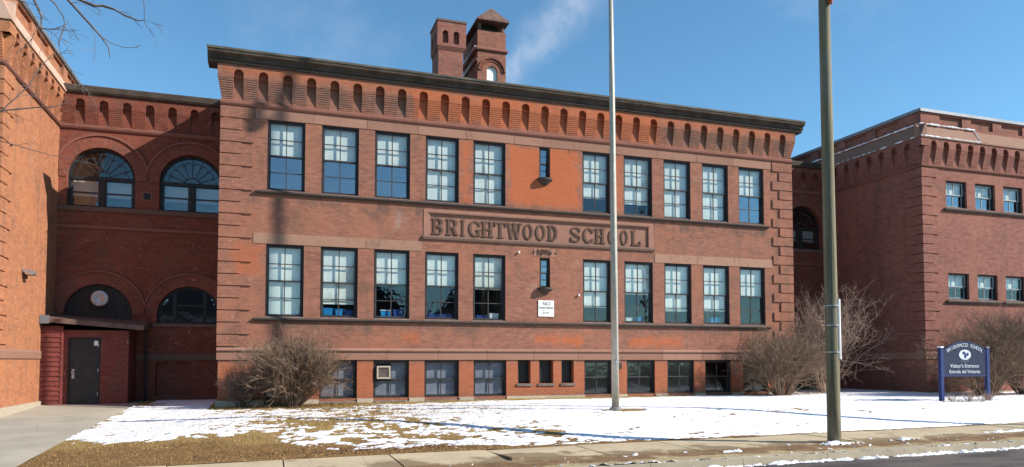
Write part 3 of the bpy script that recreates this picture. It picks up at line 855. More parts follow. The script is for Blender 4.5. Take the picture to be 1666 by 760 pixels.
def belvedere():
    x0, x1, y0, y1 = 8.72, 10.07, 31.0, 33.6
    mb = MB()
    wall(mb, x0, x1, 9.9, 15.08, y0, [(9.16, 9.67, 12.3, 13.2, 'a')], .16)
    mb.quad((x0, y0, 9.9), (x0, y1, 9.9), (x0, y1, 15.08), (x0, y0, 15.08)); mb.quad((x1, y0, 9.9), (x1, y0, 15.08), (x1, y1, 15.08), (x1, y1, 9.9))
    mb.quad((x0, y1, 9.9), (x1, y1, 9.9), (x1, y1, 15.08), (x0, y1, 15.08)); mb.quad((x0, y0, 15.08), (x1, y0, 15.08), (x1, y1, 15.08), (x0, y1, 15.08))
    t = sub(mb.obj('belvedere', M['brick'], school))
    MB().box(9.165, 9.665, y0 + .10, y0 + .14, 12.3, 13.45).obj('boarded_opening', M['white'], t)
    MB().prism_x([(y0 - .02, 14.12), (y0 - .09, 14.15), (y0 - .09, 14.22), (y0 - .02, 14.30), (y0 + .1, 14.3), (y0 + .1, 14.12)], x0 - .07, x1 + .07).obj('string_course', M['mould'], t)
    MB().box(x0 - .09, x0 - .002, y0 - .05, y1, 14.12, 14.28).obj('side_string', M['mould'], t)
    MB().box(x0 - .07, x0 - .001, y0 - .03, y1, 13.62, 13.74).obj('side_string', M['mould'], t)
    sn = MB(); sn.box(x0 - .12, x0 - .003, y0 + .05, y1 - .1, 14.283, 14.34); sn.box(x0 - .09, x0 - .003, y0 + .3, y1 - .3, 13.743, 13.79)
    tag(sn.obj('snow_ledge', M['snow'], t), kind='stuff')
    arch_ring(t, (0, y0, 0), 9.395, 13.2, .45, .58, .03, 0, math.pi, x0 - .05, x1 + .05, 0, 20)
    for sx in (x0 + .12, x1 - .12):
        for sy in (y0 + .12, y1 - .12): MB().box(sx - .06, sx + .06, sy - .06, sy + .06, 15.08, 15.50).obj('roof_post', M['band_dark'], t)
    MB().box(x0 + .3, x1 - .3, y0 + .3, y1 - .3, 15.08, 15.5).obj('louvre_box', M['black'], t)
    e = .30; xa, xb, ya, yb, zc, zt = x0 - .1, x1 + .08, y0 - .30, y1 + .35, 15.50, 16.16
    xm = (xa + xb) / 2
    m = MB(); A, B, C, D = (xa, ya, zc), (xb, ya, zc), (xb, yb, zc), (xa, yb, zc); P, Q = (xm, ya + .30, zt), (xm, yb - .3, zt)
    dn = lambda p: (p[0], p[1], p[2] - .07)
    m.add([A, B, C, D, P, Q, dn(A), dn(B), dn(C), dn(D)], [(0, 1, 4), (1, 2, 5, 4), (2, 3, 5), (3, 0, 4, 5), (0, 6, 7, 1), (1, 7, 8, 2), (2, 8, 9, 3), (3, 9, 6, 0), (6, 9, 8, 7)])
    m.obj('hip_roof', M['tower_roof'], t)
belvedere()

# ================================================================== RECESSED LINKS
def fan_window(parent, org, cx, r, spring, bottom, name='window', curtain=True):
    """round-headed window: fanlight over two double-hung lights"""
    mb = MB(); y0, y1 = .16, .28; n = 28; t = .10
    def arc(r0, r1, ya, yb, a0=0, a1=math.pi, nn=n):
        for i in range(nn):
            t0, t1 = a0 + (a1 - a0) * i / nn, a0 + (a1 - a0) * (i + 1) / nn
            P = [(cx + r_ * math.cos(t_), spring + r_ * math.sin(t_)) for r_, t_ in ((r0, t0), (r1, t0), (r1, t1), (r0, t1))]
            mb.prism_y(P, ya, yb)
    arc(r - t, r, y0, y1)
    mb.box(cx - r, cx - r + t, y0, y1, bottom, spring); mb.box(cx + r - t, cx + r, y0, y1, bottom, spring)
    mb.box(cx - .09, cx + .09, y0 - .02, y1, bottom, spring); mb.box(cx - r + t, cx + r - t, y0 - .03, y1, spring - .07, spring + .06)
    mb.box(cx - r + t, cx + r - t, y0, y1, bottom, bottom + .08)
    f = mb.obj(name, M['casing'], parent, org)
    m2 = MB()
    for i in range(1, 8):
        a = math.pi * i / 8
        d = Vector((math.cos(a), 0, math.sin(a))); p = Vector((-d.z, 0, d.x)) * .012
        A = Vector((cx, .2, spring)) + d * .28; B = Vector((cx, .2, spring)) + d * (r - t)
        q = [A - p, A + p, B + p, B - p]
        m2.add([tuple(v) for v in q] + [(v.x, .24, v.z) for v in q], [(0, 1, 2, 3), (3, 2, 1, 0), (0, 4, 5, 1), (2, 6, 7, 3)])
    mb = m2
    arc(.26, .30, .195, .245, nn=14)
    for i in range(8):                      # looped tracery near the rim
        a = math.pi * (i + .5) / 8; rr = (r - t) * .72
        c2 = (cx + rr * math.cos(a), spring + rr * math.sin(a)); r2 = (r - t) * .72 * .2
        for j in range(8):
            t0, t1 = a - math.pi / 2 + math.pi * j / 8, a - math.pi / 2 + math.pi * (j + 1) / 8
            P = [(c2[0] + q * math.cos(tt), c2[1] + q * math.sin(tt)) for q, tt in ((r2 - .02, t0), (r2, t0), (r2, t1), (r2 - .02, t1))]
            m2.prism_y(P, .20, .235)
    m2.obj('fan_bars', M['sash'], f)
    g = MB(); n2 = 24
    vs = [(cx, .225, spring)] + [(cx + (r - t) * math.cos(math.pi * i / n2), .225, spring + (r - t) * math.sin(math.pi * i / n2)) for i in range(n2 + 1)]
    g.add(vs, [(0, i + 1, i + 2) for i in range(n2)]); g.obj('fan_pane', M['glass_arch'], f)
    zt = spring - .07
    for xa, xb in ((cx - r + t, cx - .09), (cx + .09, cx + r - t)):
        zm = (bottom + .08 + zt) / 2
        s_ = MB(); s_.box(xa, xb, .20, .25, zm - .03, zm + .03); s_.box(xa, xa + .05, .2, .25, bottom + .08, zm - .03); s_.box(xb - .05, xb, .2, .25, bottom + .08, zm - .03)
        s_.box(xa, xa + .05, .2, .25, zm + .03, zt); s_.box(xb - .05, xb, .2, .25, zm + .03, zt)
        s_.obj('sash', M['sash'], f)
        MB().box(xa, xb, .222, .228, bottom + .08, zm).obj('pane', M['glass_arch'], f); MB().box(xa, xb, .2225, .2285, zm, zt).obj('pane', M['glass_arch'], f)
        if curtain: MB().box(xa, xb, .42, .43, zm - .1, zt).obj('window_shade', M['shade'], f)
    return f

def link_block(name, label, x0, x1, cents, mirror, lower):
    L = thing(name, label, 'building', ((x0 + x1) / 2, YC, -1.5))
    off = Vector((-(x0 + x1) / 2, -YC, 1.5))
    def s(o): o.location = Vector(o.location) + off; return o
    A1, A2 = (-5.94, -2.93)
    if mirror: A1, A2 = 19.23 - A1, 19.23 - A2
    r = 1.1
    ops = [(A1 - r, A1 + r, 5.55, 6.63, 'a'), (A2 - r, A2 + r, 5.55, 6.63, 'a'), (A1 - r, A1 + r, 1.0, 1.65, 'a'), (A2 - r, A2 + r, 1.36, 1.65, 'a')]
    bx = (A2 - 1.1, A2 + .1)
    ops += [(bx[0], bx[1], -1.3, -.07)]
    xa, xb = sorted((A1 + (1.52 if not mirror else -1.52) - .16, A1 + (1.52 if not mirror else -1.52) + .16))
    mb = MB(); wall(mb, x0, x1, -1.9, 9.6, YC, ops, .26)
    mb.quad((bx[0], YC + .2, -1.3), (bx[1], YC + .2, -1.3), (bx[1], YC + .2, -.07), (bx[0], YC + .2, -.07))
    s(mb.obj('wall', M['brick_link'], L))
    m = MB(); m.box(x0 + .02, x1 - .02, YC + 1.0, 36, 4.4, 4.6); m.box(x0 + .02, x1 - .02, 33, 33.2, -1.9, 9.4); m.box(x0 + .02, x1 - .02, YC + .9, 36, 9.0, 9.15)
    s(m.obj('room_partition', M['inside'], L))
    s(MB().box(x0 + .01, x1 - .01, YC + .1, 38, 9.55, 9.62).obj('roof', M['roof'], L))
    s(MB().prism_x([(YC - .02, 9.60), (YC - .20, 9.63), (YC - .24, 9.70), (YC - .24, 9.88), (YC - .2, 9.92), (YC + .3, 9.92), (YC + .3, 9.60)], x0 + .004, x1 - .004).obj('cornice', M['cornice'], L))
    nw = .30
    ed = pier_edges(x0, x1, cents, nw)
    corbel_piers(L, off + Vector((0, YC, 0)), 0, ed, 8.53, 9.20, .13, M['brick_link'])
    s(frieze(L, (0, YC, 0), 0, x0, x1, cents, nw, 9.20, 9.29, 9.61, .13, M['brick_link']))
    s(MB().prism_x([(YC + .05, 8.34), (YC - .06, 8.36), (YC - .09, 8.42), (YC - .09, 8.49), (YC - .02, 8.53), (YC + .05, 8.53)], x0 + .003, x1 - .003).obj('belt_course', M['mould'], L))
    mid = (A1 + A2) / 2
    for cz in (6.63, 1.65):
        for c in (A1, A2):
            lo, hi = (x0, mid - .001) if c < mid else (mid + .001, x1)
            ring = arch_ring(L, (0, YC, 0), c, cz, r, 1.52, .03, -.02, math.pi + .02, lo, hi, 0)
            s(ring)
    s(MB().box(x0 + .003, x1 - .003, YC - .07, YC + .02, 5.38, 5.545).obj('sill_course', M['band_dark'], L))
    s(MB().box(x0 + .003, x1 - .003, YC - .06, YC + .02, 4.75, 4.86).obj('string_course', M['mould'], L))
    s(MB().box(x0 + .003, x1 - .003, YC - .07, YC + .02, 1.24, 1.355).obj('sill_course', M['band_dark'], L))
    s(MB().box(x0 + .003, x1 - .003, YC - .05, YC + .02, .0, .24).obj('water_table', M['band_dark'], L))
    v = s(MB().box(mid - .17, mid + .17, YC - .03, YC + .01, 5.88, 6.22).obj('vent_frame', M['mould'], L))
    MB().box(mid - .12, mid + .12, YC - .034, YC - .028, 5.93, 6.17).obj('vent_grille', M['black'], v)
    for c in (A1, A2): s(fan_window(L, (0, YC, 0), c, r, 6.63, 5.55))
    for c in (A2,):
        f = MB(); yy = (.16, .26)
        f.box(c - r, c + r, *yy, 1.365, 1.44)
        for xx in (-.52, .52): f.box(c + xx - .06, c + xx + .06, yy[0] - .01, yy[1], 1.44, 2.62)
        for i in range(28):
            t0, t1 = math.pi * i / 28, math.pi * (i + 1) / 28
            f.prism_y([(c + q * math.cos(t), 1.65 + q * math.sin(t)) for q, t in ((r - .08, t0), (r, t0), (r, t1), (r - .08, t1))], *yy)
        f.box(c - r, c - r + .08, *yy, 1.44, 1.65); f.box(c + r - .08, c + r, *yy, 1.44, 1.65); f.box(c - .46, c + .46, .17, .25, 2.02, 2.08)
        o = s(f.obj('window', M['casing'], L, (0, YC, 0)))
        for xa_, xb_ in ((c - 1.02, c - .58), (c - .46, c + .46), (c + .58, c + 1.02)):
            vs = [(xa_, .215, 1.44), (xb_, .215, 1.44)]; n = 8
            for i in range(n + 1):
                x = xb_ + (xa_ - xb_) * i / n; vs.append((x, .215, 1.65 + math.sqrt(max(.0, 1.02 ** 2 - (x - c) ** 2))))
            MB().add(vs, [tuple(range(len(vs)))]).obj('pane', M['glass_low'], o)
    f = MB(); n = 24
    vs = [(A1 - r, .17, 1.0), (A1 + r, .17, 1.0)] + [(A1 + r * math.cos(math.pi * i / n), .17, 1.65 + r * math.sin(math.pi * i / n)) for i in range(n + 1)]
    f.add(vs, [tuple(range(len(vs)))])
    for i in range(1, 8): f.box(A1 - r + i * .275 - .008, A1 - r + i * .275 + .008, .155, .169, 1.0, 1.65 + math.sqrt(max(0, r * r - (-r + i * .275) ** 2)) - .02)
    s(f.obj('tympanum_boarding', M['casing'], L, (0, YC, 0)))
    return L
lc = [-6.66 + .758 * i for i in range(7)]
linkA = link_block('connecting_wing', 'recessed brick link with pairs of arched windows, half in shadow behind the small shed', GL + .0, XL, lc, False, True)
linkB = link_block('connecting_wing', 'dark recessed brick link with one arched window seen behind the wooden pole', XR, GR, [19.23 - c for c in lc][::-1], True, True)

# ================================================================== END WINGS
def wing(name, label, front, side, bmat, x0, x1):
    """front: draw the street front; side: +1 side wall looks to +x, -1 to -x"""
    Wg = thing(name, label, 'building', ((x0 + x1) / 2, YW, -1.5))
    off = Vector((-(x0 + x1) / 2, -YW, 1.5))
    def s(o): o.location = Vector(o.location) + off; return o
    DEP = 22
    faces = []
    # (origin, rotation, length, visible corner on left?)
    faces.append(((x0, YW, 0), 0, x1 - x0, side < 0))
    if side > 0: faces.append(((x1, YW, 0), math.pi / 2, DEP, True))
    else: faces.append(((x0, YW + DEP, 0), -math.pi / 2, DEP, False))
    for (org, rot, Ln, cl) in faces:
        isfront = rot == 0
        vis = 8.6 if not isfront else (16 if front else 3)   # how far from the corner the detail runs
        a, b = (0, vis) if cl else (Ln - vis, Ln)
        n = int((vis - .54) / .711)
        cs = [(.54 + .711 * i) if cl else (Ln - .54 - .711 * i) for i in range(n)]
        cs = sorted(cs)
        ops = []
        wins = []
        if isfront and front:
            for i in range(9):
                xx = 27.92 + 1.715 * i - x0
                if i in (4,): continue
                ops += [(xx, xx + 1.2, 6.70, 7.88), (xx, xx + 1.2, 2.66, 3.80)]; wins.append(xx)
        mb = MB(); wall(mb, 0, Ln, -1.9, 10.3, 0, ops, .26)
        s(mb.obj('wall', bmat, Wg, org, rot))
        def u(o): return s(o)
        u(MB().prism_x([(.1, 8.36), (-.05, 8.36), (-.09, 8.41), (-.09, 8.47), (-.02, 8.50), (.1, 8.50)], a - .05, b + .05).obj('belt_course', M['mould'], Wg, org, rot))
        ed = pier_edges(a, b, cs, .32)
        corbel_piers(Wg, Vector(org) + off, rot, ed, 8.50, 9.25, .18, bmat)
        u(frieze(Wg, org, rot, a, b, cs, .32, 9.25, 9.36, 9.60, .18, bmat, .2 if cl else 0, 0 if cl else .2))
        u(MB().prism_x([(.1, 9.60), (-.23, 9.60), (-.23, 9.66), (.02, 10.22), (.1, 10.22)], a - .24, b + .24).obj('sloping_wash', M['wash' if side > 0 else 'wash_r'], Wg, org, rot))
        # parapet with sunk panels
        pops = []
        k = 0
        while 1.15 + 1.85 * k + 1.3 < vis:
            p0 = 1.15 + 1.85 * k; pops.append((p0, p0 + 1.32, 10.30, 10.72) if cl else (Ln - p0 - 1.32, Ln - p0, 10.30, 10.72)); k += 1
        mb = MB(); wall(mb, 0, Ln, 10.2, 10.80, .03, pops, .09)
        for p in pops: mb.quad((p[0], .12, p[2]), (p[1], .12, p[2]), (p[1], .12, p[3]), (p[0], .12, p[3]))
        u(mb.obj('parapet', bmat, Wg, org, rot))
        u(MB().box(-.02, Ln + .02, -.05, .45, 10.80, 10.93).obj('coping', M['coping'], Wg, org, rot))
        u(MB().prism_x([(.1, .05), (-.04, .05), (-.04, .26), (-.0, .34), (.1, .34)], a - .03, b + .03).obj('water_table', M['stone'], Wg, org, rot))
        u(MB().box(a - .05, b + .05, -.07, .05, -1.9, -1.36).obj('plinth', M['plinth'], Wg, org, rot))
        c_ = Vector(org) + (Vector((0, 0, 0)) if cl else Vector((Ln * math.cos(rot), Ln * math.sin(rot), 0)))
        quoins(Wg, c_ + off, rot, cl, .44, 8.34, .42, .86, .56, .045 if isfront else .05, bmat, 1, .05)
        for xx in wins:
            for z0, z1, sh in ((6.70, 7.88, .5), (2.66, 3.80, .55)):
                o = make_window(Wg, org[0] + xx, org[1], z0, 1.2, z1 - z0, sh, 'glass_low' if z0 > 5 else 'glass', rows=1, sash='wsash', rec=.15)
                s(o)
        if wins:
            for z in (6.62, 2.58):
                u(MB().prism_x([(.05, z - .09), (-.085, z - .09), (-.11, z - .045), (-.11, z), (.05, z + .02)], 1.2, 4.45).obj('sill_course', M['sill'], Wg, org, rot))
                u(MB().prism_x([(.05, z - .09), (-.085, z - .09), (-.11, z - .045), (-.11, z), (.05, z + .02)], 4.62 if z < 5 else 4.46, 15).obj('sill_course', M['sill'], Wg, org, rot))
    m = MB(); m.box(x0 + .02, x1 - .02, YW + 1.2, YW + DEP, 9.7, 9.8); m.box(x0 + .05, x1 - .05, YW + 5, YW + 5.1, -1.8, 9.7); m.box(x0 + .05, x1 - .05, YW + .9, YW + 5, 4.5, 4.7)
    s(m.obj('roof', M['roof'], Wg))
    return Wg, s
wingL, sL = wing('school_wing', 'orange sunlit brick wing at the left edge with a floodlight on its wall', False, 1, M['brick_wing'], GL - 24, GL)
wingR, sR = wing('school_wing', 'brick wing on the right with snow lines on its eaves behind the blue sign', True, -1, M['brick_rwing'], GR, GR + 24)
# snow lying along the wash of the right wing (front and side)
def snow_line(pts, wd, ht, parent, s):
    mb = MB(); P = []
    for a, b in zip(pts, pts[1:]):
        A, B = Vector(a), Vector(b); n = max(2, int((B - A).length / .12))
        for i in range(n): P.append(A.lerp(B, i / n))
    P.append(Vector(pts[-1]))
    rad = [max(.010, wd * random.choice((.35, .6, .8, 1, 1.2, 1.5))) for _ in P]
    mb.tube(P, rad, 6)
    return tag(s(mb.obj('snow_ridge', M['snow'], parent)), kind='stuff')
snow_line([(GR - .05, 33, 10.25), (GR - .05, YW - .05, 10.25), (29.65, YW - .05, 10.25)], .032, .04, wingR, sR)
snow_line([(GR - .21, 33, 9.66), (GR - .21, YW - .23, 9.66), (29.75, YW - .23, 9.66), (29.66, YW - .05, 10.2)], .026, .03, wingR, sR)
# roof plant on the right link
rp = MB(); rp.box(24.3, 26.2, 31.5, 33, 9.62, 11.35)
pl_ = tag(rp.obj('roof_vent', M['cornice_dark']), 'dark metal box standing on the roof behind the wooden pole', 'roof vent')
MB().box(24.25, 24.75, 31.3, 31.5, 9.62, 11.25).obj('duct', M['coping'], pl_)

# ================================================================== GROUND
def gz(x, y):
    zs = -1.905 + .0078 * (x + 2)
    zb = -1.48 + .08 * sstep((x - 1) / 9)
    t = sstep((y - 14.4) / 4.2); tl = min(1, max(0, (y - 14.4) / 13.4)); k = sstep((x + 5) / 5)
    return zs + (zb - zs) * (t * k + tl * (1 - k))
def sst(t):
    t = np.clip(t, 0, 1); return t * t * (3 - 2 * t)
def gza(x, y):
    zs = -1.905 + .0078 * (x + 2); zb = -1.48 + .08 * sst((x - 1) / 9)
    t = sst((y - 14.4) / 4.2); tl = np.clip((y - 14.4) / 13.4, 0, 1); k = sst((x + 5) / 5)
    return zs + (zb - zs) * (t * k + tl * (1 - k))
def vnoise(x, y, seed=0):
    g = np.random.default_rng(seed).random((256, 256))
    xi, yi = np.floor(x).astype(int), np.floor(y).astype(int); fx, fy = x - xi, y - yi
    fx = fx * fx * (3 - 2 * fx); fy = fy * fy * (3 - 2 * fy)
    G = lambda a, b: g[a % 256, b % 256]
    return (G(xi, yi) * (1 - fx) + G(xi + 1, yi) * fx) * (1 - fy) + (G(xi, yi + 1) * (1 - fx) + G(xi + 1, yi + 1) * fx) * fy
def fbm(x, y, sc, oct=5, seed=0, gain=.55):
    s = 0; a = 1; tot = 0
    for i in range(oct):
        s = s + a * vnoise(x * sc + 17.3 * i, y * sc + 9.1 * i, seed + i); tot += a; a *= gain; sc *= 2
    return s / tot
def grid(name, x0, x1, y0, y1, dx, dy, zf, mat, smooth=True):
    xs = np.arange(x0, x1 + dx * .5, dx); ys = np.arange(y0, y1 + dy * .5, dy)
    X, Y = np.meshgrid(xs, ys); Z = zf(X, Y)
    nx, ny = len(xs), len(ys)
    v = np.stack([X, Y, Z], -1).reshape(-1, 3)
    i = (np.arange(ny - 1)[:, None] * nx + np.arange(nx - 1)[None]).ravel()
    f = np.stack([i, i + 1, i + nx + 1, i + nx], -1)
    me = bpy.data.meshes.new(name); me.from_pydata(v.tolist(), [], f.tolist()); me.update()
    me.materials.append(mat)
    if smooth: me.polygons.foreach_set('use_smooth', [True] * len(me.polygons))
    return link(name, me)
PX = -4.3
tag(MB().quad((-900, -900, -2.2), (900, -900, -2.2), (900, 1500, -2.2), (-900, 1500, -2.2)).obj('ground', M['ground']), kind='structure')
tag(grid('lawn', PX, 62, 14.4, 36, .2, .2, lambda x, y: gza(x, y) + .03 * (fbm(x, y, 1.2, 4, 5) - .5), M['lawn']), kind='structure')
tag(grid('walkway', -46, PX + .5, 14.4, 36, .5, .5, lambda x, y: gza(x, y) - .012 - .06 * (x > PX + .1), M['path']), kind='structure')
tag(grid('road', -60, 80, -2.5, 11.5, .5, .5, lambda x, y: gza(x, np.full_like(y, 12)) - .14 + .03 * sst((11 - y) / 4), M['road']), kind='structure')
tag(grid('road_far_side', -60, 80, -40, -2.5, 2, 2.5, lambda x, y: gza(x, np.full_like(y, 12)) - .02, M['ground']), kind='structure')
sw = tag(link('sidewalk', None), kind='structure')
sw.location = (0, 13.5, -1.9)
k = -24
for i in range(-22, 30):
    xa = .24 + 2.0 * i; xb = xa + 2.0
    za, zb = gz(xa, 14), gz(xb, 14)
    mb = MB(); y0, y1 = 12.72, 14.40; g = .012
    lift = .012 * math.sin(i * 2.3)
    mb.add([(xa + g, y0, za + lift + (.07 if i == 2 else 0)), (xb - g, y0, zb), (xb - g, y1, zb), (xa + g, y1, za + lift), (xa + g, y0, za - .2), (xb - g, y0, zb - .2), (xb - g, y1, zb - .2), (xa + g, y1, za - .2)],
           [(0, 1, 2, 3), (0, 4, 5, 1), (1, 5, 6, 2), (2, 6, 7, 3), (3, 7, 4, 0), (7, 6, 5, 4)])
    o = mb.obj('sidewalk_slab', M['slab'], sw, (0, -13.5, 1.9))
tag(grid('verge', -46, 62, 11.63, 12.71, .12, .10, lambda x, y: gza(x, np.full_like(y, 13)) - .015 + .05 * (fbm(x, y, 1.5, 5, 21) - .5), M['verge']), kind='structure')
kb = tag(link('kerb', None, None, (0, 11.55, -1.9)), kind='structure')
for i in range(-22, 31):
    xa = .6 + 1.95 * i; xb = xa + 1.94; za, zb = gz(xa, 12) + .005, gz(xb, 12) + .005
    mb = MB(); mb.add([(xa, 11.12, za - .02), (xb, 11.12, zb - .02), (xb, 11.275, zb), (xa, 11.275, za), (xa, 11.10, za - .35), (xb, 11.10, zb - .35), (xb, 11.275, zb - .35), (xa, 11.275, za - .35)],
                      [(0, 1, 2, 3), (0, 4, 5, 1), (1, 5, 6, 2), (2, 6, 7, 3), (3, 7, 4, 0)])
    mb.obj('kerb_stone', M['kerb'], kb, (0, -11.2, 1.9))

# snow on the lawn: a sheet with thickness that breaks up into patches
def lawn_snow():
    dx = .04
    xs = np.arange(PX, 46, dx); ys = np.arange(14.42, 29.2, dx)
    X, Y = np.meshgrid(xs, ys)
    big = fbm(X, Y, .5, 4, 31) - .5
    midn = fbm(X * .55, Y, 1.7, 5, 41, .6) - .5
    fine = fbm(X * .6, Y, 5.5, 4, 51, .7) - .5
    fine = fine + .45 * (fbm(X * .7, Y, 13, 3, 61, .7) - .5)
    cover = np.full_like(X, .30)
    cover = cover + .20 * sst((X - 4) / 5)                       # deeper to the right
    cover = cover - .26 * sst((5.5 - X) / 4) * sst((Y - 16) / 2) * .8
    cover = cover + .42 * sst((X + 4.4) / .5) * sst((.2 - X) / 3) * sst((Y - 16.8) / 1.2)   # drift by the walk
    fb = np.interp(X, [-4.3, -3.4, -2.3, -.3, .6, 1.2, 2.2, 4, 8, 40], [17.4, 16.9, 16.7, 16.6, 15.6, 15.1, 14.85, 14.62, 14.5, 14.45])
    cover = cover - 1.6 * sst((fb + .25 - Y) / .5) - .25 * sst((fb + .9 - Y) / .9) * sst((12 - X) / 4)
    wallb = np.where((X > XL - .2) & (X < XR - 1.8), 23.95, 60)
    wallb = np.where(X > 11.5, wallb + .35 * sst((X - 11.5) / 4), wallb)
    cover = cover - 1.5 * sst((Y - wallb + .2) / .45)
    cover = cover - 1.2 * sst((np.hypot((X - 9.5) / 1.5, Y - 18.4) < .45).astype(float))
    cover = cover - .7 * sst(1.4 - np.hypot((X - .7) / 2.0, Y - 23.8)) 
    cover = cover - 1.5 * ((X < XL) & (Y > 26.6) & (X < -3.9)) - 1.0 * ((X > GR + .3) & (Y > YW - .4))
    cover = cover - 2 * ((X > XL - .03) & (X < XR + .03) & (Y > 24.9)) - 2 * ((X > GR - .03) & (Y > YW - .1))
    lft = sst((7.5 - X) / 5) * sst((X + 2.6) / 2)
    t = cover - .10 * lft + big * .35 + midn * 1.0 + fine * (1.35 + .6 * lft) * (1 - .45 * sst((X - 10) / 6))
    h = np.clip(t, -1, .35)
    keep = h > .0
    Z = gza(X, Y) + .03 * (fbm(X, Y, 1.2, 4, 5) - .5) - .012 + .085 * np.clip(h, -.14, .5) ** 1.0 + .02 * fine * (h > 0)
    ny, nx = X.shape
    k4 = keep[:-1, :-1] | keep[1:, :-1] | keep[:-1, 1:] | keep[1:, 1:]
    idx = np.arange(nx * ny).reshape(ny, nx)
    f = np.stack([idx[:-1, :-1], idx[:-1, 1:], idx[1:, 1:], idx[1:, :-1]], -1)[k4]
    used = np.unique(f); remap = np.full(nx * ny, -1); remap[used] = np.arange(len(used))
    v = np.stack([X, Y, Z], -1).reshape(-1, 3)[used]; f = remap[f]
    me = bpy.data.meshes.new('snow_cover'); me.vertices.add(len(v)); me.vertices.foreach_set('co', v.ravel())
    me.loops.add(f.size); me.loops.foreach_set('vertex_index', f.ravel().astype(np.int32))
    me.polygons.add(len(f)); me.polygons.foreach_set('loop_start', np.arange(0, f.size, 4, dtype=np.int32)); me.polygons.foreach_set('use_smooth', np.ones(len(f), bool))
    me.update(calc_edges=True); me.validate(); me.materials.append(M['snow'])
    tag(link('snow_cover', me), kind='stuff')
lawn_snow()

# dry grass blades over the lawn
def blades():
    n = 130000
    x = RNG.uniform(PX, 24, n); y = 14.45 + (24.9 - 14.45) * RNG.random(n) ** 1.2
    ok = (x > PX + .05); x, y = x[ok], y[ok]; n = len(x)
    z = gza(x, y) + .03 * (fbm(x, y, 1.2, 4, 5) - .5) - .01
    h = RNG.uniform(.025, .085, n); h = h * np.where(y < 16, .7, 1) * np.interp(x, [-4.3, -.5, 3, 6, 10, 24], [.65, .8, 1, .8, .42, .35]); a = RNG.uniform(0, 2 * np.pi, n); w_ = RNG.uniform(.004, .009, n)
    lx, ly = RNG.normal(0, .03, n), RNG.normal(0, .03, n)
    v = np.empty((n, 3, 3))
    v[:, 0] = np.stack([x - w_ * np.cos(a), y - w_ * np.sin(a), z], -1); v[:, 1] = np.stack([x + w_ * np.cos(a), y + w_ * np.sin(a), z], -1); v[:, 2] = np.stack([x + lx, y + ly, z + h], -1)
    me = bpy.data.meshes.new('dry_grass'); me.vertices.add(3 * n); me.vertices.foreach_set('co', v.ravel())
    me.loops.add(3 * n); me.loops.foreach_set('vertex_index', np.arange(3 * n, dtype=np.int32))
    me.polygons.add(n); me.polygons.foreach_set('loop_start', np.arange(0, 3 * n, 3, dtype=np.int32))
    me.update(calc_edges=True); me.materials.append(M['blade'])
    tag(link('dry_grass', me), kind='stuff')
blades()

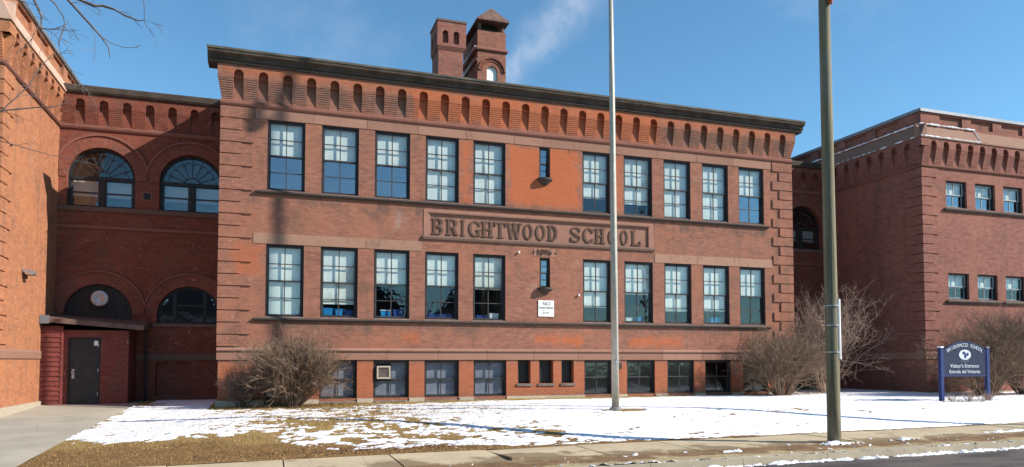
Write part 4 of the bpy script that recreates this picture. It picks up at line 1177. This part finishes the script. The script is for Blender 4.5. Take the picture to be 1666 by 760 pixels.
def lump(mb, c, r, sq=.5, seed=0):
    rr = np.random.default_rng(seed); n, m = 9, 6; o = len(mb.v)
    ax, ay = r * rr.uniform(.8, 1.5), r * rr.uniform(.6, 1.1)
    for j in range(m + 1):
        ph = math.pi / 2 * j / m
        for i in range(n):
            th = 2 * math.pi * i / n; q = rr.uniform(.6, 1.3)
            mb.v.append((c[0] + ax * math.cos(th) * math.cos(ph) * q, c[1] + ay * math.sin(th) * math.cos(ph) * q, c[2] + r * sq * math.sin(ph) * q))
    for j in range(m):
        for i in range(n): mb.f.append((o + j * n + i, o + j * n + (i + 1) % n, o + (j + 1) * n + (i + 1) % n, o + (j + 1) * n + i))
def verge_snow():
    """melting crusts on the verge and a broken ridge along the kerb"""
    dx = .028
    xs = np.arange(2.5, 34, dx); ys = np.arange(11.2, 13.4, dx)
    X, Y = np.meshgrid(xs, ys)
    fine = fbm(X * .8, Y, 7, 5, 71, .75) - .5
    midn = fbm(X * .6, Y, 1.6, 4, 81, .6) - .5
    ridge = .085 - np.abs(Y - 11.40 - .10 * midn) * .55 + midn * .07 + fine * .30
    lump_ = np.full_like(X, -.072)
    for (cx, cy), sx, sy, a in [((6.6, 12.55), .35, .10, .10), ((7.9, 12.7), .25, .07, .09), ((8.9, 12.35), .35, .09, .12), ((9.9, 12.95), .25, .06, .08), ((10.8, 12.9), .35, .06, .09), ((11.6, 12.6), .42, .14, .19),
                               ((13.1, 12.95), .3, .07, .11), ((13.7, 12.7), .45, .10, .14), ((15.5, 12.9), .35, .06, .08), ((17.1, 13.0), .8, .10, .15), ((19.6, 12.9), 1.1, .12, .15), ((23, 12.9), 1.6, .14, .15), ((28, 12.9), 2, .15, .14)]:
        lump_ = lump_ + a * np.exp(-((X - cx) / sx) ** 2 - ((Y - cy) / sy) ** 2)
    patch = lump_ + fine * .33 + midn * .06 + .02 * sst((12.0 - Y) / .4)
    h = np.where(Y < 11.64, np.maximum(ridge, patch), patch)
    base = np.where(Y < 11.46, gza(X, np.full_like(X, 12.)) - .145, np.where(Y < 11.63, gza(X, np.full_like(X, 12.)), gza(X, np.full_like(X, 13.)) - .0))
    base = np.where(Y > 12.72, gza(X, Y) + .002, base)
    Z = base - .02 + np.clip(h, -.03, .12) * .6 + .02 * np.maximum(fine, 0)
    ny, nx = X.shape; keep = (h > 0) & ~((Y > 11.425) & (Y < 11.485))
    k4 = (keep[:-1, :-1].astype(int) + keep[1:, :-1] + keep[:-1, 1:] + keep[1:, 1:]) >= 3
    idx = np.arange(nx * ny).reshape(ny, nx)
    f = np.stack([idx[:-1, :-1], idx[:-1, 1:], idx[1:, 1:], idx[1:, :-1]], -1)[k4]
    used = np.unique(f); remap = np.full(nx * ny, -1); remap[used] = np.arange(len(used))
    v = np.stack([X, Y, Z], -1).reshape(-1, 3)[used]; f = remap[f]
    me = bpy.data.meshes.new('snow_crust'); me.vertices.add(len(v)); me.vertices.foreach_set('co', v.ravel())
    me.loops.add(f.size); me.loops.foreach_set('vertex_index', f.ravel().astype(np.int32))
    me.polygons.add(len(f)); me.polygons.foreach_set('loop_start', np.arange(0, f.size, 4, dtype=np.int32)); me.polygons.foreach_set('use_smooth', np.ones(len(f), bool))
    me.update(calc_edges=True); me.validate(); me.materials.append(M['snow'])
    tag(link('snow_crust', me), kind='stuff')
verge_snow()

# ================================================================== SHED BY THE LEFT LINK
def shed():
    YS = 27.8; zf = -1.53
    t = thing('entrance_shed', 'small dark red lean-to entrance shed with a black steel door', 'shed', (-6, YS, zf))
    off = Vector((6, -YS, -zf))
    def s(o): o.location = Vector(o.location) + off; return o
    x0, x1 = GL + .01, -4.68
    m = MB(); wall(m, -6.52 - .12, x1, zf - .2, 1.02, YS, [(-6.52, -5.53, zf, .78)], .12)
    m.quad((x1, YS, zf - .2), (x1, YC - .05, zf - .2), (x1, YC - .05, 1.2), (x1, YS, 1.02))
    s(m.obj('wall', M['red_brick'], t))
    for i in range(16):
        z = zf + .02 + i * .163
        if z + .16 > 1.2: break
        m = MB().prism_x([(YS - .0, z), (YS - .045, z), (YS - .018, z + .157), (YS, z + .157)], x0, -6.72); s(m.obj('siding_board', M['red_paint'], t))
    s(MB().box(x0 + .001, -6.66, YS + .001, YS + .06, zf - .2, 1.15).obj('siding_backing', M['red_paint'], t))
    s(MB().box(-6.715, -6.6405, YS - .05, YS + .02, zf, 1.05).obj('corner_board', M['red_paint'], t))
    m = MB(); m.box(-6.52, -6.46, YS + .01, YS + .10, zf, .78); m.box(-5.59, -5.53, YS + .01, YS + .10, zf, .78); m.box(-6.46, -5.59, YS + .01, YS + .10, .72, .78)
    s(m.obj('door_frame', M['casing'], t))
    d = s(MB().box(-6.455, -5.595, YS + .035, YS + .08, zf + .03, .715).obj('door', M['door'], t))
    h = MB(); h.tube([(-6.36, YS + .035, -.42), (-6.36, YS - .03, -.42)], [.025, .025], 8); h.tube([(-6.36, YS - .03, -.42), (-6.36, YS - .06, -.42)], [.045, .035], 10); h.obj('handle', M['steel'], d)
    MB().box(-6.39, -6.31, YS + .028, YS + .036, -.62, -.30).obj('kick_plate', M['steel'], d)
    for z in (-1.2, -.4, .45): MB().box(-5.615, -5.585, YS + .018, YS + .034, z, z + .11).obj('hinge', M['steel'], d)
    s(MB().box(-6.52, -5.53, YS - .05, YS + .09, zf - .02, zf + .028).obj('threshold', M['coping'], t))
    MB().box(-5.74, -5.62, YS + .027, YS + .0345, .50, .66).obj('notice', M['white'], d)
    # roof: felt slab falling to the right with a deep drip edge
    r = MB(); xa, xb = GL + .01, -4.18
    pa, pb = [(YS - .25, 1.28), (YS - .25, 1.44), (YC - .02, 1.62), (YC - .02, 1.42)], [(YS - .25, 1.03), (YS - .25, 1.19), (YC - .02, 1.42), (YC - .02, 1.20)]
    vs = [(xa, y, z) for y, z in pa] + [(xb, y, z) for y, z in pb]
    r.add(vs, [(0, 3, 2, 1), (4, 5, 6, 7), (0, 1, 5, 4), (1, 2, 6, 5), (2, 3, 7, 6), (3, 0, 4, 7)])
    rf = s(r.obj('roof', M['shed_roof'], t))
    MB().box(xa + .003, xa + .28, YS - .262, YS - .252, 1.22, 1.50).obj('flashing', M['coping'], rf)
    g = MB(); g.tube([(x1 + .35, YC - .15, 1.2), (x1 + .35, YC - .15, zf)], [.045, .045], 8); s(g.obj('downpipe', M['cornice_dark'], t))
    return t
shed()
# round wall fan in the boarded arch
def wall_fan():
    t = thing('exhaust_fan', 'round pale metal exhaust hood mounted in the boarded arch above the shed roof', 'exhaust fan', (-5.9, YC + .17, 2.22))
    m = MB(); n = 28
    lv = [(.30, 0), (.30, -.24), (.285, -.27), (.25, -.285), (.12, -.25), (.02, -.24)]
    vs = [(r_ * math.cos(2 * math.pi * i / n), y, r_ * math.sin(2 * math.pi * i / n)) for r_, y in lv for i in range(n)]
    fs = [(l * n + i, l * n + (i + 1) % n, (l + 1) * n + (i + 1) % n, (l + 1) * n + i) for l in range(len(lv) - 1) for i in range(n)]
    fs.append(tuple((len(lv) - 1) * n + i for i in range(n)))
    m.add(vs, fs); m.obj('hood', M['steel'], t, smooth=True)
    MB().box(-.22, .36, -.04, .02, -.28, .26).obj('back_plate', M['cornice'], t)
wall_fan()

# ================================================================== SMALL THINGS ON THE WALLS
def flood(x, y, z, rot, label):
    t = thing('floodlight', label, 'floodlight', (x, y, z), rot)
    MB().box(-.06, .06, -.03, 0, -.08, .08).obj('mounting_plate', M['steel'], t)
    m = MB(); m.prism_x([(-.03, .05), (-.30, .02), (-.34, -.10), (-.28, -.13), (-.03, -.02)], -.13, .13); m.obj('lamp_head', M['steel'], t)
    MB().box(-.10, .10, -.30, -.12, -.128, -.115).obj('lens', M['black'], t)
    m = MB(); m.tube([(0, -.02, -.10), (0, -.10, -.14), (0, -.10, -.24)], [.03, .04, .045], 8); m.obj('sensor', M['cornice_dark'], t)
flood(GL, 25.75, 2.75, math.pi / 2, 'grey floodlight on the orange brick side wall at the left')
def no_sign():
    t = thing('notice_sign', 'white NO TRESPASSING notice on the wall below the lower narrow window', 'sign', (9.70, YF, 1.925))
    MB().box(-.31, .31, -.03, -.004, -.30, .30).obj('sign_board', M['white'], t)
    for tx, sz, z, x in (('N', .19, .17, -.075), ('O', .19, .17, .08), ('TRESPASSING', .098, .02, 0)):
        link('lettering', text_mesh(tx, sz, .002, 'lettering', M['black']), t, (x, -.0335, z))
    m = MB()
    for z, ws in ((-.09, (.08, .05)), (-.15, (.10, .12)), (-.20, (.12, .1))):
        x = -.15 if len(ws) > 1 else 0
        for q in ws: m.box(x, x + q, -.032, -.030, z - .012, z + .012); x += q + .03
    m.obj('small_print', M['cornice'], t)
no_sign()
for x, z, lb in ((8.62, 3.98, 'tiny white insulator on the wall left of the date stone'), (11.02, 2.46, 'tiny white insulator on the wall right of the lower narrow window')):
    m = MB(); m.tube([(x, YF, z), (x, YF - .06, z), (x, YF - .09, z)], [.03, .045, .02], 8); tag(m.obj('wall_insulator', M['white']), lb, 'insulator')
def ac():
    t = thing('air_conditioner', 'pale boxed window air conditioner set in a basement window', 'air conditioner', (3.68, YF + .18, -.42))
    m = MB()
    m.box(-.23, .23, -.26, .1, .17, .22); m.box(-.23, .23, -.26, .1, -.22, -.17); m.box(-.23, -.18, -.26, .1, -.17, .17); m.box(.18, .23, -.26, .1, -.17, .17)
    m.obj('case', M['plinth'], t)
    m = MB()
    for i in range(9): m.box(-.178, .178, -.235, -.22, -.165 + i * .038, -.140 + i * .038)
    m.obj('grille', M['wsill'], t)
    MB().box(-.178, .178, -.215, -.20, -.168, .168).obj('coil', M['black'], t)
    MB().box(-.30, .30, .0, .035, -.30, .31).obj('blanking_board', M['casing'], t)
ac()
def junction():
    t = MB().box(12.62, 12.78, YF - .12, YF - .001, -.34, -.10); tag(t.obj('meter_box', M['cornice']), 'small grey box on the wall just right of the flagpole', 'meter box')
junction()
# bits standing on the window ledges
def ledge(name, x, z, w_, h, d, mat, label, cat, lid=None):
    y = YF + .33
    t = thing(name, label, cat, (x, y, z))
    m = MB(); a, b = w_ / 2, w_ / 2 * .86
    m.add([(-b, -d / 2, 0), (b, -d / 2, 0), (b, d / 2, 0), (-b, d / 2, 0), (-a, -d / 2, h), (a, -d / 2, h), (a, d / 2, h), (-a, d / 2, h)], [(0, 3, 2, 1), (0, 1, 5, 4), (1, 2, 6, 5), (2, 3, 7, 6), (3, 0, 4, 7), (4, 5, 6, 7)])
    m.obj('body', mat, t)
    MB().box(-a - .012, a + .012, -d / 2 - .012, d / 2 + .012, h, h + .03).obj('lid', lid or mat, t)
zl = ZL0 + .05
MBs = MB()
for a, b in UPW: MBs.box(a + .06, b - .06, YF + .265, YF + .55, zl - .06, zl)
sub(MBs.obj('inner_sill', M['wsill'], school))
ledge('storage_tub', 1.82, zl, .32, .26, .18, M['blue_tub'], 'bright blue tub at the left of the second lower window', 'tub')
ledge('storage_tub', 2.17, zl, .28, .24, .18, M['blue_tub'], 'bright blue tub in the middle of the second lower window', 'tub')
ledge('storage_tub', 2.50, zl, .30, .20, .18, M['navy_tub'], 'navy tub at the right of the second lower window', 'tub')
ledge('storage_tub', 3.78, zl, .36, .24, .18, M['blue_tub'], 'blue tub with a white lid in the third lower window', 'tub', M['white'])
ledge('storage_tub', 4.22, zl, .36, .26, .18, M['navy_tub'], 'navy tub beside the white-lidded one in the third lower window', 'tub')
ledge('paper_box', 5.72, zl, .9, .13, .18, M['navy_tub'], 'low blue box along the fourth lower window ledge', 'box')
ledge('paper_box', 7.75, zl, .34, .20, .16, M['white'], 'white box at the right of the fifth lower window', 'box')
ledge('paper_box', 7.28, zl, .40, .12, .16, M['navy_tub'], 'low navy box in the fifth lower window', 'box')
ledge('paper_box', 13.30, zl, .30, .14, .16, M['white'], 'white box in the lower window just right of the flagpole', 'box')
ledge('storage_tub', 13.75, zl, .30, .18, .16, M['blue_tub'], 'blue tub in the lower window just right of the flagpole', 'tub')
ledge('paper_box', 17.25, zl, .5, .22, .16, M['blue_tub'], 'blue box in the second lower window from the right', 'box')
def bottle():
    t = thing('bottle', 'dark bottle standing in the second lower window from the right', 'bottle', (16.86, YF + .33, zl))
    m = MB(); m.tube([(0, 0, 0), (0, 0, .42), (0, 0, .50), (0, 0, .58), (0, 0, .72)], [.10, .10, .075, .035, .03], 12); m.obj('body', M['black'], t)
    m = MB(); m.tube([(0, 0, .72), (0, 0, .76)], [.036, .036], 10); m.obj('cap', M['cornice'], t)
bottle()

# ================================================================== POLES
def flagpole():
    b = Vector((9.25, 18.42, gz(9.25, 18.42)))
    t = thing('flagpole', 'tall slim metal flagpole standing in the snow before the school', 'flagpole', b)
    m = MB(); H = 14.2
    m.tube([(0, 0, -.1), (-.02, 0, 4), (-.05, 0, 9), (-.09, 0, H)], [.105, .098, .082, .05], 20, True); m.obj('shaft', M['pole_paint'], t, smooth=True)
    m = MB(); m.tube([(0, 0, -.08), (0, 0, .05), (0, 0, .08)], [.17, .17, .12], 18); m.obj('base_collar', M['steel'], t)
    m = MB(); m.tube([(-.09, 0, H), (-.09, 0, H + .05), (-.09, 0, H + .12), (-.09, 0, H + .2), (-.09, 0, H + .25)], [.03, .08, .12, .08, .01], 14); m.obj('finial', M['steel'], t, smooth=True)
    m = MB(); m.box(-.05, .05, -.14, -.098, 1.3, 1.42); m.obj('cleat', M['steel'], t)
    m = MB(); m.tube([(.02, -.115, 1.35), (-.01, -.125, 6), (-.07, -.08, H - .1)], [.006, .006, .006], 5); m.obj('halyard', M['white'], t)
flagpole()
def utility(x, y, H, r0, r1, lean, label, strip, head):
    t = thing('utility_pole', label, 'utility pole', (x, y, gz(x, 13)), 0, None)
    m = MB(); n = 12
    pts = [(lean * (i / n), 0, -.2 + (H + .2) * i / n) for i in range(n + 1)]
    m.tube(pts, [r0 + (r1 - r0) * i / n for i in range(n + 1)], 24); m.obj('shaft', M['pole'], t, smooth=True)
    rp_ = random.Random(3)
    for i in range(14):
        z = rp_.uniform(.9, 3.6); a = rp_.uniform(-2.6, -.4); q = r0 - .0035 * z
        MB().box(-.012, .012, -.012, .004, -.004, .004).obj('staple', M['steel'], t, (lean * z / H + math.cos(a) * q, math.sin(a) * q, z), a + math.pi / 2)
    if strip:
        a = R(-47); rr = r0 - .004
        px, py = math.cos(a) * rr, math.sin(a) * rr
        m = MB(); m.tube([(px - .01, py, 1.82), (px - .015, py, 3.14)], [.045, .045], 10); m.obj('conduit_guard', M['white'], t)
        m = MB()
        for z in (1.96, 2.55, 2.98): MB().tube([(-.01, 0, z), (-.01, 0, z + .03)], [r0 + .012, r0 + .012], 24).obj('strap', M['steel'], t)
    if head == 'arm':
        z = 9.62
        m = MB(); m.tube([(lean * .9 + .02, -.1, z + .6), (lean * .9 + .04, -.45, z + .75), (lean * .9 + .05, -.8, z + .7)], [.03, .03, .03], 8); m.obj('bracket', M['steel'], t)
        m = MB(); m.tube([(lean * .9 + .03, -.16, z + .12), (lean * .9 + .03, -.16, z + .35), (lean * .9 + .03, -.16, z + .55)], [.045, .08, .07], 12); m.obj('insulator', M['orange'], t)
    if head == 'transformer':
        m = MB(); m.tube([(lean - .45, -.2, H - 2.9), (lean - .45, -.2, H - 2.1), (lean - .45, -.2, H - 2.0)], [.16, .16, .08], 20); m.obj('transformer', M['steel'], t)
        m = MB(); m.box(lean - .45, lean, -.26, -.15, H - 2.6, H - 2.5); m.obj('bracket', M['steel'], t)
utility(11.74, 12.80, 11.4, .143, .115, -.06, 'weathered wooden utility pole at the kerb with a white conduit guard', True, 'arm')
utility(20.4, 13.43, 27.2, .125, .105, 0, 'very tall wooden pole with a transformer beyond the right edge of the view', False, 'transformer')

# ================================================================== SCHOOL SIGN
def school_sign():
    x0, x1, y = 21.55, 23.66, 18.55
    g = min(gz(x0, y), gz(x1, y))
    t = thing('school_sign', 'navy blue arched school sign on two posts in the snow', 'sign', ((x0 + x1) / 2, y, g))
    W_ = (x1 - x0) / 2
    for sx in (-1, 1):
        p = MB().box(sx * W_ - .06, sx * W_ + .06, -.06, .06, -.15, .40 - g + .02).obj('post', M['post_blue'], t)
        MB().box(sx * W_ - .07, sx * W_ + .07, -.07, .07, .42 - g, .47 - g).obj('post_cap', M['snow'] if sx < 0 else M['coping'], p)
    zb, ze, zt = -.57 - g, .34 - g, .65 - g
    def outline(ins):
        a = W_ - .06 - ins; pts = [(-a, zb + ins), (a, zb + ins)]
        n = 20
        for i in range(n + 1):
            q = 1 - 2 * i / n; pts.append((a * q, ze - ins * .8 + (zt - ze) * (1 - q * q)))
        return pts
    MB().prism_y(outline(0), -.035, .035).obj('board', M['sign_blue'], t)
    o, i_ = outline(.025), outline(.05); n = len(o); m = MB()
    for k in range(n):
        P = [o[k], o[(k + 1) % n], i_[(k + 1) % n], i_[k]]; m.prism_y(P, -.043, -.036)
    m.obj('border', M['post_blue'], t)
    st = 'BRIGHTWOOD SCHOOL'; nch = len(st)
    for i, ch in enumerate(st):
        if ch == ' ': continue
        a = -.80 + 1.60 * i / (nch - 1)
        o = link('lettering', text_mesh(ch, .165, .004, 'lettering', M['sign_white']), t, (a * .97, -.042, .515 - g - .30 * a * a + .0))
        o.rotation_euler = (0, math.atan(.60 * a), 0)
    m = MB(); n = 30
    m.add([(.27 * math.cos(2 * math.pi * i / n), -.044, .185 - g + .175 * math.sin(2 * math.pi * i / n)) for i in range(n)] + [(.27 * math.cos(2 * math.pi * i / n), -.034, .185 - g + .175 * math.sin(2 * math.pi * i / n)) for i in range(n)],
          [tuple(range(n))] + [(i, (i + 1) % n, (i + 1) % n + n, i + n) for i in range(n)]); m.obj('emblem', M['sign_white'], t)
    m = MB(); z = .185 - g
    m.prism_y([(-.13, z + .09), (-.10, z + .02), (-.03, z - .01), (-.05, z - .10), (.03, z - .13), (.06, z - .02), (.02, z + .07), (-.04, z + .12)], -.049, -.045)
    m.prism_y([(.08, z - .06), (.16, z - .02), (.17, z + .06), (.09, z + .08), (.06, z + .03)], -.0485, -.045); m.obj('emblem_figure', M['post_blue'], t)
    MB().box(-.19, .17, -.040, -.036, -.045 - g, -.028 - g).obj('small_print', M['coping'], t)
    for tx, z in (("Visitor's Entrance", -.20), ('Entrada del Visitante', -.395)):
        o = link('lettering', text_mesh(tx, .185 if z > -.3 else .170, .004, 'lettering', M['sign_white']), t, (-.03, -.042, z - g)); o['kind'] = 'stuff'
school_sign()

# green box in the corner
def gbox():
    t = thing('utility_box', 'dark green metal box in the corner behind the bare shrubs', 'utility box', (24.0, 28.3, gz(24, 28)))
    MB().box(-.9, 1.0, -.5, .5, 0, .92).obj('body', M['green'], t)
    MB().box(-.95, 1.05, -.55, .55, .92, 1.0).obj('lid', M['green'], t)
    for x in (-.4, .5): MB().box(x - .03, x + .03, -.52, -.501, .2, .8).obj('rib', M['green'], t)
gbox()

# ================================================================== BARE SHRUBS AND TREE
def twig(mb, p, d, L, r, depth, rnd, bend=.25, up=.06, nseg=4, split=(2, 3), ang=.55, n=3, shrink=(.5, .75)):
    pts = [p.copy()]; q = p.copy(); dd = d.copy()
    for i in range(nseg):
        dd = (dd + Vector((rnd.gauss(0, bend), rnd.gauss(0, bend), rnd.gauss(0, bend) + up)) * .5).normalized()
        q = q + dd * (L / nseg); pts.append(q.copy())
        if depth > 0 and i >= 1:
            for _ in range(rnd.randint(*split) if i == nseg - 1 else rnd.randint(1, split[0])):
                nd = (dd + Vector((rnd.gauss(0, ang), rnd.gauss(0, ang), rnd.gauss(0, ang)))).normalized()
                twig(mb, q, nd, L * rnd.uniform(*shrink), r * .58, depth - 1, rnd, bend, up, max(2, nseg - 1), split, ang, 3, shrink)
    m = len(pts)
    mb.tube(pts, [max(.0022, r * (1 - .55 * i / (m - 1))) for i in range(m)], n, False)

def shrub(x, y, wd, ht, stems, label, mat, seed, depth=2, spread=.9, r=.016, bend=.22, ang=.45, cat='shrub', split=(2, 3), name='bare_shrub', up=.06):
    rnd = random.Random(seed)
    t = thing(name, label, cat, (x, y, gz(x, y) - .03))
    tw = MB(); stm = MB()
    for i in range(stems):
        a = rnd.uniform(0, 2 * math.pi); e = math.sqrt(rnd.random()) * spread
        d = Vector((math.cos(a) * e * wd / ht * .9, math.sin(a) * e * .55, 1)).normalized()
        p = Vector((math.cos(a) * .14 * e * wd, math.sin(a) * .10 * wd * e, 0))
        L = ht * rnd.uniform(.45, .70)
        twig(tw if i % 3 else stm, p, d, L, r * rnd.uniform(.7, 1.2), depth, rnd, bend, up, 5, split, ang, 4, (.38, .62))
    stm.obj('stem', mat, t); tw.obj('twigs', mat, t)
    return t
shrub(.66, 23.75, 1.85, 2.0, 125, 'large rounded bare brown shrub against the wall beside the first basement window', M['twig'], 3, depth=3, r=.017, split=(2, 3))
shrub(-.85, 24.25, 1.1, 1.2, 30, 'small low bare shrub at the left corner of the school block', M['twig_dark'], 4, depth=2, r=.013, split=(2, 4))
shrub(19.15, 23.6, 2.6, 2.45, 95, 'wide spreading bare brown shrub at the right corner of the school block', M['twig'], 5, depth=3, r=.019)
shrub(22.8, 25.4, 2.7, 3.9, 30, 'tall pale open bare shrub behind the wooden pole', M['twig_pale'], 6, depth=3, spread=.75, r=.026, bend=.22, ang=.5, split=(2, 3), up=.12)
shrub(26.6, 20.9, 3.8, 2.7, 90, 'tall bare hedge shrub just behind the blue sign', M['twig'], 7, depth=3, r=.018)
shrub(29.4, 21.3, 3.6, 3.2, 90, 'dark tangled bare shrub at the right edge of the view', M['twig_dark'], 8, depth=3, r=.018)
for i, (x, y, h) in enumerate(((22.3, 18.2, .55), (22.8, 18.1, .45), (23.4, 18.3, .42), (21.8, 18.3, .35))):
    shrub(x, y, .5, h, 12, ['tallest dry brown plant under the middle of the blue sign', 'dry brown plant under the blue sign, right of its middle', 'low dry plant by the right post of the blue sign', 'short dry plant by the left post of the blue sign'][i], M['twig_pale'], 20 + i, depth=1, r=.008, cat='plant', name='dry_plant')

def litter():
    mb = MB(); rnd = random.Random(5)
    spots = [((.75, 23.9), 1.3, .5, 900), ((2.3, 24.35), 1.2, .3, 350), ((19.2, 23.9), 1.4, .5, 900), ((21.8, 24.6), 1.6, .5, 900), ((22.6, 18.3), 1.2, .3, 300), ((27.5, 21.2), 2.2, .5, 700), ((-3.7, 26.6), .5, .8, 250), ((2, 15.0), 3.5, .35, 700)]
    for (cx, cy), sx, sy, n in spots:
        for _ in range(n):
            x, y = cx + rnd.gauss(0, sx * .5), cy + rnd.gauss(0, sy * .5)
            if y > 24.85 and XL < x < XR or y < 14.45: continue
            z = gz(x, y) + rnd.uniform(.02, .075); a = rnd.uniform(0, 6.3); q = rnd.uniform(.018, .04); t1, t2 = rnd.uniform(-.4, .4), rnd.uniform(-.4, .4)
            ca, sa = math.cos(a) * q, math.sin(a) * q
            mb.add([(x - ca, y - sa, z - t1 * q), (x + sa * .5, y - ca * .5, z + t2 * q * .5), (x + ca, y + sa, z + t1 * q), (x - sa * .5, y + ca * .5, z - t2 * q * .5)], [(0, 1, 2), (0, 2, 3)])
    tag(mb.obj('fallen_leaves', M['leaf']), kind='stuff')
M['leaf'] = plain('dead_leaf', (.20, .11, .055), .9, 0, .4, 9)
litter()

def tree():
    rnd = random.Random(12)
    b = Vector((-7.2, 9.2, -1.95)); t = thing('bare_tree', 'bare tree whose thin twigs hang into the upper left corner', 'tree', b)
    tr = MB(); tr.tube([(0, 0, -.2), (.05, 0, 1.5), (.15, .05, 3.5), (.3, .1, 5.5), (.5, .15, 7.5), (.7, .2, 9.5)], [.30, .25, .21, .17, .12, .05], 14); tr.obj('trunk', M['bark'], t, smooth=True)
    lm = MB()
    for i in range(16):
        z = 3.5 + i * .38; a = rnd.uniform(2.0, 5.2)
        p = Vector((.15 + .05 * i, .05, z)); d = Vector((math.cos(a), math.sin(a), .6)).normalized()
        twig(lm, p, d, rnd.uniform(1.6, 2.6), .05, 3, rnd, .25, .05, 5, (1, 2), .6, 5, (.4, .65))
    # the limbs that reach over the view
    def limb(pts, r0, r1, sub=6, L=.5, dn=-.1):
        P = [Vector(p) - b for p in pts]; m = len(P)
        lm.tube(P, [.55 * (r0 + (r1 - r0) * i / (m - 1)) for i in range(m)], 6)
        for _ in range(sub):
            k = rnd.uniform(.25, 1) * (m - 1); i = min(int(k), m - 2); q = P[i].lerp(P[i + 1], k - i)
            d = ((P[i + 1] - P[i]).normalized() + Vector((rnd.gauss(0, .6), rnd.gauss(0, .6), rnd.gauss(0, .5) + dn))).normalized()
            twig(lm, q, d, L * rnd.uniform(.5, 1.1), max(.003, r1 * .5), 1, rnd, .3, dn, 4, (1, 2), .6, 3, (.4, .7))
    Y = 10.0
    limb([(-6.6, 9.4, 5.0), (-4.6, 9.8, 5.7), (-3.0, 10.0, 5.1), (-2.45, Y, 4.46), (-2.26, Y, 4.25), (-2.07, Y, 4.04), (-1.99, Y, 3.92), (-1.965, Y, 3.78)], .05, .008, 3, .3)
    limb([(-2.07, Y, 4.04), (-1.95, Y, 3.97), (-1.82, Y, 3.94), (-1.70, Y, 3.955), (-1.64, Y, 3.98)], .009, .005, 1, .15)
    limb([(-4.6, 9.8, 5.7), (-3.4, 10, 4.95), (-2.4, Y, 4.50), (-2.15, Y, 4.42), (-2.06, Y, 4.44), (-1.95, Y, 4.42), (-1.8, Y, 4.35), (-1.66, Y, 4.31), (-1.59, Y, 4.32), (-1.60, Y, 4.55), (-1.64, Y, 4.7)], .04, .006, 4, .3)
    limb([(-6.4, 9.4, 5.4), (-4.2, 9.8, 5.3), (-3.0, Y, 4.7), (-2.83, Y, 4.45), (-2.72, Y, 4.2), (-2.72, Y, 4.05), (-2.57, Y, 4.06), (-2.45, Y, 4.15)], .045, .006, 8, .35)
    limb([(-3.6, 9.9, 5.0), (-2.72, Y, 4.5), (-2.58, Y, 4.38), (-2.50, Y, 4.25), (-2.47, Y, 4.15), (-2.53, Y, 3.9), (-2.50, Y, 3.75), (-2.38, Y, 3.55), (-2.3, Y, 3.4)], .02, .005, 8, .28)
    limb([(-6.8, 9.2, 3.6), (-5, 9.7, 3.3), (-3.7, Y, 3.0), (-3.12, Y, 2.985), (-2.74, Y, 3.07), (-2.55, Y, 3.10), (-2.35, Y, 3.20)], .03, .006, 3, .3)
    limb([(-5, 9.7, 3.3), (-3.5, Y, 2.75), (-3.1, Y, 3.0), (-2.85, Y, 3.3), (-2.7, Y, 3.6), (-2.55, Y, 3.8)], .02, .006, 4, .3)
    limb([(-3.7, Y, 3.0), (-3.1, Y, 2.62), (-2.6, Y, 2.50), (-2.1, Y, 2.42)], .014, .005, 1, .2)
    limb([(-6.6, 9.3, 4.6), (-4.2, 9.8, 4.6), (-3.2, Y, 4.4), (-2.9, Y, 4.35), (-2.75, Y, 4.1), (-2.85, Y, 3.8)], .03, .006, 9, .35)
    lm.obj('limbs', M['branch'], t)
tree()

# houses across the street (seen only as reflections)
def house(x, w_, h, label):
    y0, y1 = -22, -13; g = -1.9
    t = thing('house', label, 'house', (x, (y0 + y1) / 2, g)); d = (y1 - y0) / 2
    m = MB(); m.box(-w_ / 2, w_ / 2, -d, d, 0, h); m.obj('wall', M['house'], t)
    m = MB(); m.prism_y([(-w_ / 2 - .4, h - .1), (w_ / 2 + .4, h - .1), (0, h + w_ * .42)], -d - .4, d + .4); m.obj('roof', M['shingle'], t)
    for zz in (1.0, 3.8):
        for xx in (-w_ * .3, 0, w_ * .3):
            f = MB().box(xx - .5, xx + .5, d + .001, d + .06, zz, zz + 1.5).obj('window', M['white'], t)
            MB().box(xx - .42, xx + .42, d + .061, d + .07, zz + .08, zz + 1.42).obj('pane', M['casing'], f)
house(7, 9, 6.2, 'grey sided gabled house across the street, nearer the flagpole side')
house(20, 10, 6.4, 'wide grey sided gabled house across the street')
house(-7, 9, 6.0, 'grey sided gabled house across the street at the left')

GROUPS = {'bare_shrub': 'bare shrubs planted along the school front', 'dry_plant': 'dry plants at the foot of the sign', 'storage_tub': 'plastic tubs on the lower window ledges',
          'paper_box': 'boxes on the lower window ledges', 'wall_insulator': 'white insulators on the brick wall', 'school_wing': 'end wings of the school',
          'connecting_wing': 'recessed links between the blocks', 'utility_pole': 'wooden utility poles', 'house': 'houses across the street'}
for o in bpy.data.objects:
    if o.parent is None and o.name.split('.')[0] in GROUPS: o['group'] = GROUPS[o.name.split('.')[0]]

# ------------------------------------------------------------------ lift the whole place so that the street lies near z = 0
for o in list(bpy.data.objects):
    if o.parent is None: o.location.z += UP
